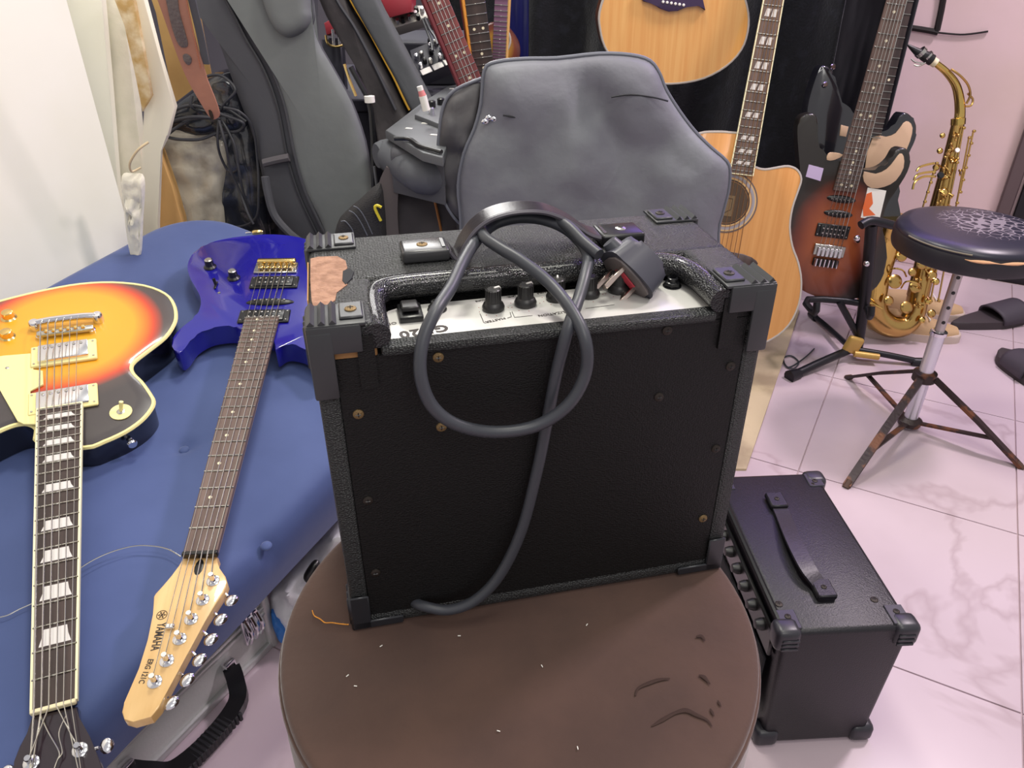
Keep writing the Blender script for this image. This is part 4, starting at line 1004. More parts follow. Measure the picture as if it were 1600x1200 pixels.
# black guitar right behind with pale guard
SB = lean(0, 1.98, .1, 9)
MBk = gframe(SB, (1330, 330), (1388, 100))
gb = thing('electric_guitar', 'black electric guitar with pale pickguard, mostly hidden behind the sunburst one', 'guitar', MBk)
G2 = Guitar(MBk, .648, .042, .056, 21, gb)
bp = [(1290, 102), (1302, 112), (1310, 140), (1320, 168), (1340, 180), (1360, 196), (1362, 206), (1378, 210), (1392, 204), (1402, 188), (1412, 176), (1424, 180), (1433, 196), (1430, 218), (1420, 240), (1412, 262), (1402, 300), (1408, 340), (1410, 390), (1380, 430), (1310, 430), (1270, 400), (1256, 340), (1258, 280), (1262, 220), (1262, 170), (1272, 130), (1282, 106)]
ol = sm2([G2.L(a, b, -.008) for a, b in bp], 3)
MB().prism(ol, -.052, -.008, .008, 3).build('body', mat('dark_lacquer', (24, 24, 30), .18, coat=1), gb, ang=50)
pgp = sm2([G2.L(a, b, -.006) for a, b in [(1364, 214), (1384, 214), (1400, 208), (1412, 192), (1420, 190), (1426, 200), (1422, 220), (1410, 246), (1398, 262), (1380, 268), (1352, 262)]], 2)
MB().prism(pgp, -.008, -.0055, .0006).build('pickguard', tan, gb)
pgp = [G2.L(a, b, -.006) for a, b in [(1314, 195), (1326, 198), (1322, 214), (1312, 212)]]
MB().prism(pgp, -.008, -.0055, .0006).build('pickguard', tan, gb)
G2.neck(.0, ebony, blk, nickel, None, 'dot', mat('pearl_dot', (225, 215, 185), .3), endy=.2)
for (a, b) in ((1302, 104), (1290, 132)):
    c_ = G2.L(a, b, 0); MB().lathe([(.004, 0), (.0035, .006), (.007, .009), (.005, .012)], (c_[0], c_[1], -.01), n=12).build('strap_button', chrome, gb)
MB().prism([(-.021, .648), (-.036, .70), (-.02, .84), (.012, .83), (.026, .70), (.021, .648)], -.014, 0, .0015).build('headstock', blk, gb)
MB().prism(sm2([G2.L(a, b, -.05) for a, b in [(1272, 128), (1284, 118), (1292, 128), (1290, 160), (1280, 175), (1270, 165)]], 2), -.1, -.055, .006).build('strap', leather, gb)

# guitar stand
gst_m = mat('stand_black', (24, 24, 30), .4, .2)
hub = onz(1330, 548, .03)
gst = thing('guitar_stand', 'black folding guitar stand with gold clamp under the sunburst guitar', 'stand', Matrix.Translation((hub.x, hub.y, 0)))
hb_ = Vector((hub.x, hub.y, 0))
def rel(v): return v-hb_
tp_ = rel(onY(1362, 345, hub.y-.06)); hz_ = .035
MB().tube([(0.02, .01, hz_), rel(onY(1352, 460, hub.y-.01)), rel(onY(1362, 350, hub.y-.05))], .0145, 14, 3).build('post', gst_m, gst)
yk = MB(); yk.tube([rel(onY(1345, 352, hub.y-.07)), tp_, rel(onY(1395, 352, hub.y-.05))], .011, 10, 4); yk.build('yoke', gst_m, gst)
for (a, b), r_ in (((1238, 587), .014), ((1270, 492), .010), ((1440, 566), .011)):
    f = rel(onz(a, b, .012)); l_ = MB().tube([(0, 0, hz_), f*.5+Vector((0, 0, .02)), f], r_*.8, 10, 4).build('leg', gst_m, gst)
    d = Vector((f.x, f.y, 0)).normalized(); MB().tube([f-d*.025, f+d*.012], [r_, r_*1.25], 12).build('rubber_foot', gst_m, l_)
goldp = mat('gold_clamp', (196, 160, 88), .4, .4)
MB().box((-.005, -.012, hz_+.02), (.045, .018, .05), .008, seg=3, R=Matrix.Rotation(.3, 3, 'Y')).cone((0, -.02, hz_-.003), (.065, -.03, hz_-.008), .009, n=14).build('clamp', goldp, gst)
for a, b in ((1354, 412), (1339, 372)):
    p = rel(onY(a, b, hub.y-.055)); MB().sphere(p, .008, n=10).build('clamp_screw', chrome, gst)
fr_ = MB(); 
arm = [rel(onz(1300, 535, .1)), rel(SG.M @ SG.at(1290, 474, 0))+Vector((0, -.05, 0)), rel(SG.M @ SG.at(1330, 474, 0))+Vector((0, -.05, 0))]
q1 = rel(SG.M @ SG.at(1262, 468, -.05)); q2 = rel(SG.M @ SG.at(1345, 474, -.05))
MB().tube([q1+Vector((0, -.06, .02)), q1+Vector((0, -.065, -.008)), q1, q2, q2+Vector((0, -.065, -.008)), q2+Vector((0, -.06, .02))], .009, 10, 3).build('cradle', gst_m, gst)
MB().tube([q1.lerp(q2, .6), Vector((0.02, .005, .06))], .009, 8).build('cradle_arm', gst_m, gst)
lead = [onz(a, b, .006) for a, b in ((1222, 558), (1228, 572), (1240, 576), (1248, 566), (1236, 556), (1224, 560), (1232, 574), (1256, 560), (1272, 545))]
tag(MB().tube(lead, .0022, 6, 5).build('thin_cable', rubber), 'thin black cable loop on the floor by the guitar stand foot', 'cable')

# ================================================================== ACOUSTIC GUITARS
SA = lean(0, 1.86, 0, 9)
acm = mat('side_mahogany', (96, 54, 32), .3, coat=.6)
def rosette(par, c, z, r0, cols):
    for k, (r, m_) in enumerate(cols): MB().tube([(c[0]+r*math.cos(a), c[1]+r*math.sin(a), z) for a in [2*PI*j/48 for j in range(48)]], 0, flat=(.0016*2, .0012), up=(0, 0, 1), closed=True).build('rosette_ring', m_, par)
bridgep = (1129, 410); fret14 = (1172, 232)
MAc = pose(((.9898, .1259, -.0663), (-.1043, .3251, -.9399), (-.0967, .9373, .3349)), (.5325, 1.7937, .3401)) @ Matrix.Translation((0, 0, -.008))
ga = thing('acoustic_guitar', 'natural cutaway acoustic guitar standing behind the amplifier corner', 'guitar', MAc)
G = Guitar(MAc, .648, .043, .056, 20, ga)
# real scale from the frets seen in the picture
bp = [(1095, 208), (1115, 206), (1140, 207), (1165, 214), (1176, 255), (1182, 262), (1196, 265), (1215, 262), (1232, 260), (1246, 266), (1252, 280), (1247, 298), (1238, 325), (1234, 355), (1238, 385), (1247, 410), (1252, 440), (1248, 475), (1232, 508), (1205, 530), (1165, 545), (1120, 545), (1075, 530), (1040, 500), (1022, 460), (1022, 415), (1038, 370), (1050, 330), (1045, 290), (1050, 250), (1068, 220)]
ol = sm2([G.L(a, b, 0) for a, b in bp], 3)
MB().prism(ol, -.10, -.003, .002).build('body_side', acm, ga, ang=50)
MB().tube([(p[0], p[1], -.002) for p in ol], .0032, 6, closed=True).build('binding', mat('grey_binding', (176, 168, 160), .4), ga)
MB().prism(ol, -.004, 0, .0008, 1).build('soundboard', wood('spruce_amber', (190, 130, 64), (202, 145, 80), (90, 3, 60), .3, .6), ga, ang=50)
hc = G.L(1136, 316, 0)
MB().lathe([(.050, 0), (.050, .0006)], (hc[0], hc[1], .0001), n=48).build('sound_hole', mat('sound_hole_dark', (74, 58, 44), .8), ga)
lb = MB(); lb.box((hc[0]-.006, hc[1]-.008, .0011), (.046, .050, .0004)); lb.build('inner_label', mat('label_paper', (112, 92, 66), .8), ga)
MB().tube([(hc[0]+a-.006, hc[1]+b-.008, .0015) for a, b in ((-.018, .018), (.018, .018), (.018, -.008), (0, -.020), (-.018, -.008))], .0006, 4, closed=True).build('label_print', ink, ga)
for r, c_ in ((.053, (60, 40, 30)), (.0565, (196, 160, 110)), (.0615, (140, 134, 140)), (.065, (150, 144, 148)), (.0685, (196, 160, 110)), (.072, (96, 80, 76))):
    MB().lathe([(r+.0018, 0), (r+.0018, .0004+.00005)], (0, 0, 0), n=8) if False else None
    MB().tube([(hc[0]+r*math.cos(a), hc[1]+r*math.sin(a), .0004) for a in [2*PI*j/48 for j in range(48)]], 0, flat=(.0036, .0008), up=(0, 0, 1), closed=True).build('rosette_ring', mat('ros%d' % c_[0], c_, .5), ga)
G.neck(.008, rosewood, acm, nickel, mat('fretboard_binding', (236, 230, 190), .4), 'split', mat('pearl_inlay', (216, 212, 208), .25), endy=G.L(1157, 272, 0)[1])
MB().prism(sm2([(-.075, -.004), (-.078, -.016), (-.05, -.022), (0, -.028), (.05, -.022), (.078, -.016), (.075, -.004), (.04, .008), (-.04, .008)], 2), 0, .009, .002).build('bridge', ebony, ga)
for k in range(6):
    f = (k-2.5)/2.5; MB().tube([(f*.028, -.01, .009), (f*.028, 0, .013), (f*.0185, .648, .012)], .0005+.00009*k, 5).build('string', mat('bronze_string', (170, 130, 90), .35, 1), ga)
MB().prism([(-.022, .648), (-.036, .68), (-.034, .83), (.034, .83), (.036, .68), (.022, .648)], -.012, .002, .0015).build('headstock', acm, ga)

SU = lean(0, 2.02, .5, 4)
MU = gframe(SU, (1046, -8), (1058, -160))
gu = thing('acoustic_guitar', 'natural acoustic guitar with dark batwing bridge hanging above the grey soft case', 'guitar', MU)
G = Guitar(MU, .648, .044, .060, 20, gu)
bp = [(937, 20), (938, 45), (945, 72), (962, 97), (990, 117), (1025, 129), (1060, 130), (1100, 122), (1135, 103), (1158, 78), (1168, 50), (1169, 20), (1160, -15), (1148, -50), (1150, -85), (1158, -120), (1150, -155), (1120, -178), (1060, -188), (1000, -178), (968, -150), (962, -115), (970, -80), (964, -48), (948, -15)]
ol = sm2([G.L(a, b, 0) for a, b in bp], 3)
MB().prism(ol, -.10, -.003, .002).build('body_side', acm, gu, ang=50)
MB().tube([(p[0], p[1], -.002) for p in ol], .0032, 6, closed=True).build('binding', MATS['grey_binding'], gu)
MB().prism(ol, -.004, 0, .0008, 1).build('soundboard', spruce, gu, ang=50)
bw = [G.L(a, b, 0) for a, b in [(1000, -14), (1004, 2), (1018, 5), (1030, 13), (1043, 18), (1058, 17), (1072, 10), (1090, 8), (1101, 16), (1096, -5), (1092, -16), (1075, -10), (1020, -10)]]
MB().prism(bw, 0, .010, .0015).build('bridge', mat('dark_purple_bridge', (58, 40, 74), .35), gu)
a0, a1 = G.L(1036, 3, .01), G.L(1068, 8, .01)
for k in range(6):
    t = k/5; MB().lathe([(.0034, 0), (.0034, .002), (.002, .004)], (a0[0]+(a1[0]-a0[0])*t, a0[1]+(a1[1]-a0[1])*t, .010), n=10).build('bridge_pin', white, gu)
MB().lathe([(.050, 0), (.050, .0006)], (G.L(1054, -95, 0)[0], G.L(1054, -95, 0)[1], .0001), n=32).build('sound_hole', MATS['sound_hole_dark'], gu)
G.neck(.008, rosewood, acm, nickel, None, None, endy=.18)
MB().prism([(-.022, .648), (-.036, .68), (-.034, .83), (.034, .83), (.036, .68), (.022, .648)], -.012, .002, .0015).build('headstock', acm, gu)
for k in range(6):
    f = (k-2.5)/2.5; MB().tube([(f*.028, -.004, .011), (f*.0185, .648, .012)], .0005+.00009*k, 5).build('string', steel, gu)

# ================================================================== SAXOPHONE
SX = lean(0, 1.97, 0, 14)
def sp(a, b, h=0): return SX.at(a, b, h)
sx = thing('saxophone', 'brass alto saxophone leaning by the lilac wall, behind the drum stool', 'saxophone', SX.M)
nb = mat('brass_bright', (214, 182, 104), .16, 1)
MB().tube([sp(1461, 98, .03), sp(1478, 112, .028), sp(1492, 130, .026), sp(1498, 150, .022), sp(1500, 172, .02), sp(1499, 188, .02)], [.008, .009, .0105, .012, .013, .0135], 16, 5).build('neck', nb, sx)
MB().tube([sp(1418, 70, .03), sp(1432, 80, .03), sp(1446, 88, .03), sp(1456, 94, .03)], [.002, .009, .0135, .014], 14, 3).build('mouthpiece', blackplastic, sx)
MB().tube([sp(1453, 93, .03), sp(1462, 99, .03)], .0115, 12).build('cork', mat('cork', (226, 214, 180), .8), sx)
MB().tube([sp(1437, 80, .03), sp(1441, 84, .03)], .0152, 14).tube([sp(1448, 87, .03), sp(1450, 89, .03)], .0152, 14).build('ligature', nickel, sx)
MB().tube([sp(1424, 92, .04), sp(1430, 97, .045), sp(1442, 99, .045)], .0022, 6, 3).tube([sp(1428, 101, .04), sp(1436, 103, .045), sp(1446, 98, .045)], .0022, 6, 3).build('ligature_screw', nickel, sx)
MB().tube([sp(1486, 108, .04), sp(1500, 118, .045), sp(1512, 132, .04), sp(1516, 148, .035), sp(1510, 162, .03)], .003, 8, 4).build('octave_key', brass, sx)
MB().tube([sp(1512, 146, .03), sp(1520, 155, .03), sp(1517, 165, .03), sp(1508, 166, .03)], .0028, 8, 4).build('octave_ring', brass, sx)
MB().tube([sp(1492, 188, .02), sp(1506, 190, .02)], .016, 16).build('neck_receiver', brass, sx) if False else MB().lathe([(.018, -.008), (.018, .008), (.014, .010)], sp(1497, 190, .02), sp(1500, 172, .02)-sp(1499, 188, .02), n=18).build('neck_receiver', nb, sx)
bodyp = [sp(1497, 192, .02), sp(1490, 225, .018), sp(1480, 270, .014), sp(1468, 320, .010), sp(1456, 370, .006), sp(1444, 420, .003), sp(1434, 462, .0)]
MB().tube(bodyp, [.0155, .018, .021, .024, .027, .029, .030], 20, 4).build('body_tube', brass, sx)
MB().tube([sp(1434, 462, 0), sp(1428, 490, .0), sp(1412, 508, 0), sp(1388, 508, .004), sp(1368, 490, .008), sp(1362, 460, .012)], [.028, .030, .032, .034, .037, .040], 22, 5).build('bow', brass, sx)
MB().tube([sp(1362, 462, .012), sp(1366, 430, .016), sp(1374, 395, .02), sp(1382, 368, .026), sp(1386, 352, .032), sp(1389, 340, .037)], [.040, .043, .046, .050, .056, .062], 26, 4).build('bell', nb, sx)
for (a, b) in ((1364, 455), (1430, 470)): 
    pass
MB().tube([sp(1345, 470, .05), sp(1362, 474, .06), sp(1378, 482, .05)], .003, 8, 3).build('bow_ring', nb, sx)
rod = MB(); rn = 0
for (a, b, c, d, h) in ((1505, 200, 1454, 470, .045), (1514, 215, 1466, 470, .035), (1482, 235, 1436, 440, .05), (1521, 205, 1500, 300, .03), (1463, 255, 1440, 330, .05)):
    o_ = MB().tube([sp(a, b, h), sp(c, d, h)], .0024, 8); n_ = 5
    for k in range(n_+1):
        t = k/n_; o_.lathe([(.004, 0), (.004, .006), (.002, .007)], sp(a+(c-a)*t, b+(d-b)*t, h-.003), n=8)
    o_.build('key_rod', brass, sx)
def kc(x, y, h, r, m_=brass):
    k_ = MB().lathe([(r, 0), (r, .003), (r*.8, .0055), (r*.3, .007), (.001, .007)], sp(x, y, h), (.1, .3, 1), n=18).build('key_cup', m_, sx)
    return k_
for x, y, h, r in ((1472, 212, .042, .007), (1468, 236, .042, .008), (1488, 250, .04, .009), (1462, 262, .042, .009), (1475, 300, .045, .011), (1452, 345, .045, .013), (1470, 355, .040, .012), (1446, 378, .045, .0145), (1465, 398, .04, .012), (1440, 412, .045, .016), (1456, 430, .045, .014), (1430, 448, .045, .018), (1408, 400, .05, .016), (1398, 440, .055, .02), (1416, 480, .05, .018), (1450, 470, .04, .011), (1462, 440, .05, .010), (1470, 415, .05, .010), (1455, 490, .045, .012), (1388, 470, .06, .014), (1440, 500, .04, .010), (1475, 385, .05, .009), (1425, 425, .06, .012), (1452, 405, .06, .010)):
    kc(x, y, h, r, nb if r < .012 else brass)
MB().lathe([(.009, 0), (.009, .004), (.007, .006)], sp(1469, 274, .055), (0, .3, 1), n=16).build('pearl_key', blackplastic, sx)
MB().lathe([(.006, 0), (.006, .004)], sp(1495, 235, .05), (0, .3, 1), n=12).build('pearl_key', white, sx)
gk = MB()
for pts in (([(1460, 255), (1446, 258), (1436, 262), (1432, 268)]), ([(1462, 268), (1444, 270), (1432, 274), (1428, 282)]), ([(1462, 276), (1444, 276), (1430, 284), (1426, 296)])):
    gk.tube([sp(a, b, .05) for a, b in pts], .0032, 8, 4)
gk.build('palm_keys', nb, sx)
gk = MB()
for cx_, cy_ in ((1402, 430), (1420, 400), (1424, 450)):
    gk.tube([sp(cx_-16, cy_, .05), sp(cx_-8, cy_-10, .07), sp(cx_+8, cy_-8, .07), sp(cx_+14, cy_+2, .05)], .0024, 6, 4)
gk.build('key_guard', nb, sx)
gk = MB()
for i in range(54):
    t = random.random(); a = 1505-70*t+random.uniform(-22, 12); b = 205+280*t
    gk.tube([sp(a, b, .035+random.random()*.02), sp(a+random.uniform(-8, 8), b+random.uniform(-6, 8), .045+random.random()*.015)], .0022, 6)
    gk.sphere(sp(a, b, .05), .0042, n=8)
o_ = gk.build('key_hardware', brass, sx); o_['kind'] = 'stuff'

# ================================================================== CENTRE SOFT CASE
SM = lean(0, 1.41, 0, 5)
nyl = mat('grey_nylon', (106, 106, 115), .62, bump=(60, .5, 'noise'), var=(7, (122, 125, 130), .46, .68))
nyl2 = mat('grey_nylon_light', (92, 90, 92), .6, bump=(40, .6, 'noise'), var=(10, (74, 72, 76), .4, .6))
pipm = mat('nylon_piping', (104, 106, 116), .45)
cbag = thing('soft_instrument_case', 'large dark grey nylon soft case standing upright behind the amplifier', 'bag', SM.M)
fo = [(757, 110), (775, 97), (820, 92), (870, 91), (935, 84), (985, 86), (1015, 95), (1030, 115), (1040, 140), (1062, 175), (1085, 205), (1110, 230), (1135, 252), (1140, 270), (1137, 300), (1128, 335), (1122, 365), (1122, 470), (1110, 640), (1060, 700), (800, 705), (735, 660), (725, 560), (722, 420), (720, 340), (716, 290), (725, 240), (742, 200), (752, 160)]
FH = .05
fol = sm2([tuple(SM.at(a, b, FH)[:2]) for a, b in fo], 3)
dent = SM.at(925, 150)
def fold(x, y):
    d = .010*nz(x, y, 0, 7)+.005*nz(x, y, 5, 22)-.009*abs(nz(x*1.3, y*.7, 9, 9))
    # the caved-in crease at the upper middle
    dx, dy = x-dent.x, y-dent.y; d -= .030*math.exp(-((dx+dy*.5)/.035)**2-(dy/.10)**2)
    return d
MB().pillow(fol, .045, 26, 5, fold, z0=FH, back=.03).build('front_panel', nyl, cbag, ang=70)
bk = sm2([tuple(SM.at(a, b, -.10)[:2]) for a, b in [(a+8 if a > 900 else a-14, b+4) for a, b in fo]], 3)
cf = (sum(p[0] for p in fol)/len(fol), sum(p[1] for p in fol)/len(fol))
gm = MB(); n = len(fol); rings = []
if True:
    for i in range(7):
        t = i/6; ring = []
        for k in range(n):
            a = fol[k]; s_ = 1+.012*math.sin(PI*t)+.012*nz(k*.3, t*3, 1, 1)
            x = cf[0]+(a[0]-cf[0])*s_; y = cf[1]+(a[1]-cf[1])*s_
            if a[0] < cf[0]: x -= .02*t*min(1, (cf[0]-a[0])*6)
            y *= 1-.13*t
            ring.append(gm.b.verts.new((x, max(y, .002), FH-.15*t)))
        rings.append(ring)
for i in range(6):
    for k in range(n): gm.b.faces.new((rings[i][k], rings[i][(k+1) % n], rings[i+1][(k+1) % n], rings[i+1][k]))
gm.b.faces.new(rings[-1])
gm.build('gusset', nyl2, cbag, ang=70)
MB().tube([(p[0], p[1], FH+.002) for p in fol], .0036, 8, closed=True).build('piping', pipm, cbag)
zp = [SM.at(a, b, FH+.040) for a, b in ((763, 186), (790, 188), (830, 193), (870, 196), (905, 190))]
seam = [SM.at(a, b, FH+.048) for a, b in ((770, 190), (800, 186), (850, 192))]
tg = MB()
for a, b in ((758, 190), (764, 184), (772, 186), (778, 180), (784, 179)): tg.sphere(SM.at(a, b, FH+.028), .006, (1.2, .8, .5), 8)
tg.build('zip_puller', chrome, cbag)
MB().tube([SM.at(a, b, FH+.040) for a, b in ((955, 152), (985, 148), (1020, 152), (1044, 158))], .0015, 6, 4).build('seam', mat('seam_dark', (34, 35, 40), .7), cbag)
MB().tube([SM.at(a, b, FH+.042) for a, b in ((786, 180), (820, 186), (860, 190))], .0015, 6, 4).build('seam', MATS['seam_dark'], cbag)
ff = [(752, 122), (712, 140), (694, 160), (686, 200), (683, 260), (690, 305), (704, 335), (722, 350), (722, 300), (728, 245), (742, 205), (750, 165)]
flp = sm2([tuple(SM.at(a, b, .03)[:2]) for a, b in ff], 3)
MB().pillow(flp, .022, 12, 4, lambda x, y: .012*nz(x, y, 2, 30), z0=.02, back=.02).build('side_flap', nyl2, cbag, ang=70)
MB().tube([SM.at(a, b, .03) for a, b in ((752, 123), (714, 139), (695, 160), (687, 200), (684, 260), (691, 305), (706, 335), (720, 351))], .0032, 8, 4).build('piping', MATS['nylon_piping'], cbag)

# ================================================================== LARGE GIG BAG, LEFT
SGb = lean(0, 1.70, 0, 8)
gbm = mat('gigbag_grey', (104, 107, 108), .75, bump=(30, .4, 'noise'), var=(5, (112, 116, 116), .4, .7))
gbd = mat('gigbag_gusset', (74, 74, 80), .7, bump=(40, .4, 'noise'))
g1 = thing('guitar_gig_bag', 'tall grey padded gig bag with front pocket, leaning left of the centre', 'bag', SGb.M)
fo = [(345, -60), (372, 0), (402, 60), (424, 105), (444, 160), (460, 240), (476, 300), (508, 362), (540, 400), (600, 410), (640, 330), (600, 300), (580, 290), (570, 220), (549, 160), (522, 110), (492, 55), (478, 0), (470, -60)]
fo = [(330, -60), (366, 0), (396, 60), (424, 105), (446, 165), (462, 245), (480, 305), (508, 365), (530, 460), (560, 560), (620, 600), (650, 520), (630, 400), (590, 320), (580, 280), (570, 220), (549, 160), (522, 110), (495, 60), (482, 0), (470, -60)]
H1 = .06
f1 = sm2([tuple(SGb.at(a, b, H1)[:2]) for a, b in fo], 3)
MB().pillow(f1, .014, 12, 6, lambda x, y: .006*nz(x, y, 0, 5), z0=H1, back=.02).build('front_panel', gbm, g1, ang=70)
go = [(275, -60), (305, 0), (330, 35), (368, 140), (394, 210), (408, 270), (420, 325), (445, 358), (480, 420), (530, 560), (620, 605), (655, 520), (632, 400), (592, 320), (582, 280), (572, 220), (551, 160), (524, 110), (497, 60), (484, 0), (472, -60)]
g2_ = sm2([tuple(SGb.at(a, b, H1-.05)[:2]) for a, b in go], 3)
gg = MB(); n = len(f1); m_n = len(g2_)
gg.pillow(g2_, .045, 14, 7, lambda x, y: .004*nz(x, y, 3, 12), z0=H1-.055, back=.05)
gg.build('gusset', gbd, g1, ang=70)
def tubeon(P, px, h, r, m_, name, parent, k=5, n=8): return MB().tube([P.at(a, b, h) for a, b in px], r, n, k).build(name, m_, parent)
tubeon(SGb, [(330, -60), (366, 0), (396, 60), (424, 105), (446, 165), (462, 245), (480, 305), (508, 365)], H1+.001, .0045, gbd, 'piping', g1)
tubeon(SGb, [(318, -60), (354, 0), (384, 60), (412, 108), (434, 168), (450, 248), (468, 306), (496, 366)], H1-.006, .0035, mat('zip_dark', (52, 52, 58), .5), 'zip', g1)
po = sm2([tuple(SGb.at(a, b, H1)[:2]) for a, b in [(398, -60), (412, 0), (428, 40), (445, 58), (462, 60), (482, 48), (491, 30), (489, 10), (480, -60)]], 3)
MB().pillow(po, .035, 8, 6, None, z0=H1+.005, back=.01).build('pocket', gbm, g1, ang=70)
MB().tube([(p[0], p[1], H1+.008) for p in po], .0035, 8, closed=True).build('pocket_piping', gbd, g1)
tubeon(SGb, [(414, 276), (418, 300), (428, 335), (450, 362), (470, 378)], H1+.03, .009, gbd, 'carry_strap', g1)
tubeon(SGb, [(412, 255), (432, 250), (452, 246)], H1+.006, .009, mat('strap_patch', (84, 80, 84), .7), 'strap_patch', g1)

# second gig bag with yellow piping
SG2 = lean(0, 1.84, 0, 6)
g2 = thing('guitar_gig_bag', 'black gig bag with yellow piping leaning between the grey bag and pedalboard', 'bag', SG2.M)
b2d = mat('brown_black_nylon', (70, 64, 66), .65, bump=(50, .5, 'noise'), var=(9, (56, 52, 54), .4, .6))
b2g = mat('grey_panel_nylon', (78, 80, 84), .7, bump=(50, .3, 'noise'))
H2 = .03
q_ = sm2([tuple(SG2.at(a, b, H2)[:2]) for a, b in [(480, -60), (499, 0), (515, 30), (540, 65), (557, 110), (572, 155), (588, 200), (605, 300), (640, 420), (720, 420), (690, 260), (640, 175), (618, 130), (580, 60), (545, 0), (520, -60)]], 3)
MB().pillow(q_, .04, 12, 5, lambda x, y: .010*nz(x, y, 0, 12), z0=H2-.01, back=.05).build('side_panel', b2d, g2, ang=70)
q_ = sm2([tuple(SG2.at(a, b, H2+.02)[:2]) for a, b in [(520, -60), (547, 0), (587, 70), (612, 115), (637, 165), (680, 250), (720, 400), (760, 400), (740, 250), (690, 180), (663, 134), (631, 72), (592, 0), (560, -60)]], 3)
MB().pillow(q_, .02, 10, 6, lambda x, y: .004*nz(x, y, 0, 10), z0=H2+.012, back=.06).build('front_panel', b2g, g2, ang=70)
yel = mat('yellow_piping', (232, 178, 62), .5)
tubeon(SG2, [(520, -60), (548, 0), (574, 44), (600, 92), (616, 122), (629, 150), (640, 172)], H2+.024, .0032, yel, 'piping', g2)
tubeon(SG2, [(500, -60), (526, 0), (552, 40), (576, 85), (598, 130), (618, 172)], H2+.034, .004, mat('zip_dark', (52, 52, 58), .5), 'zip', g2)

# ================================================================== PEDALBOARD ON ITS BAG
PBZ = .70
def onzl(px, z, o): return [tuple((onz(a, b, z)-o)[:2]) for a, b in px]
o0 = onz(640, 250, 0).copy(); o0 = Vector((-.22, 1.50, 0))
ped = thing('multi_effects_pedal', 'grey floor effects unit with black knobs on top of a soft roll bag', 'effects unit', Matrix.Translation(o0+Vector((0, 0, PBZ-.03))))
slate = mat('slate_metal', (92, 94, 98), .5, .2)
tpx = [(602, 203), (660, 160), (700, 134), (718, 131), (722, 150), (708, 200), (692, 246), (660, 238)]
MB().prism(onzl(tpx, PBZ, o0), .014, .03, .003).build('housing', slate, ped)
MB().prism(onzl([(648, 180), (662, 165), (700, 158), (735, 175), (725, 200), (684, 194)], PBZ+.008, o0), .03, .040, .003).build('raised_panel', slate, ped)
for a, b, m_, r in ((675, 166, blackplastic, .008), (689, 162, blackplastic, .008), (674, 177, chrome, .006)):
    p = onz(a, b, PBZ+.012)-o0; MB().lathe([(r, 0), (r, .012), (r*.7, .014)], (p.x, p.y, .04), n=16).build('control_knob', m_, ped)
for a, b in ((639, 201), (664, 193), (678, 211), (707, 139)):
    p = onz(a, b, PBZ)-o0; MB().box((p.x, p.y, .0305), (.014, .007, .001), R=Matrix.Rotation(-.3, 3, 'Z')).build('white_mark', white, ped)
MB().tube([onz(a, b, PBZ+.002)-o0+Vector((0, 0, .033-PBZ)) for a, b in ((616, 219), (640, 220), (656, 230), (690, 240))], .004, 8, 4).build('footswitch_bar', blackplastic, ped)
sr = thing('soft_roll_bag', 'grey padded soft bag rolled up beneath the effects unit', 'bag', Matrix.Translation(o0+Vector((0, 0, PBZ-.11))))
a_, b_ = onz(596, 236, PBZ-.045)-o0, onz(686, 262, PBZ-.045)-o0
MB().tube([(a_.x-.01, a_.y, .055), (a_.x+.02, a_.y, .055), (b_.x-.03, b_.y, .05), (b_.x+.01, b_.y+.01, .05)], [.024, .034, .036, .030], 18, 4).build('roll', mat('soft_grey', (84, 86, 92), .7, bump=(30, .4, 'noise')), sr)
MB().prism(onzl([(604, 215), (680, 140), (722, 140), (708, 200), (694, 258), (610, 240)], PBZ-.03, o0), .004, .088, .015, 3).build('padded_base', gbd, sr)
MB().tube([(a_.x-.014, a_.y-.02, .04), (a_.x-.01, a_.y-.03, -.02), (a_.x-.008, a_.y-.02, -.10), (a_.x-.006, a_.y, -.2)], 0, smooth=4, flat=(.014, .003), up=(1, 0, 0)).build('hanging_strap', gbd, sr)

# brown-black backpack below
SBp = lean(0, 1.56, 0, 2)
bp_t = thing('backpack', 'dark brown backpack with orange piping standing under the effects unit', 'backpack', SBp.M)
q_ = sm2([tuple(SBp.at(a, b, 0)[:2]) for a, b in [(598, 275), (630, 268), (700, 280), (740, 300), (745, 450), (735, 640), (610, 640), (598, 450)]], 3)
MB().pillow(q_, .07, 12, 6, lambda x, y: .012*nz(x, y, 0, 14), back=.08).build('body', b2d, bp_t, ang=70)
MB().tube([SBp.at(a, b, .08) for a, b in [(618, 268), (608, 290), (606, 320), (607, 350), (612, 400), (618, 470)]], 0, smooth=4, flat=(.040, .008), up=(0, 0, 1)).build('shoulder_strap', mat('strap_taupe', (92, 84, 84), .75), bp_t)
tubeon(SBp, [(674, 286), (679, 312), (684, 335), (690, 365), (696, 410)], .066, .0028, mat('orange_piping', (170, 112, 60), .6), 'piping', bp_t)

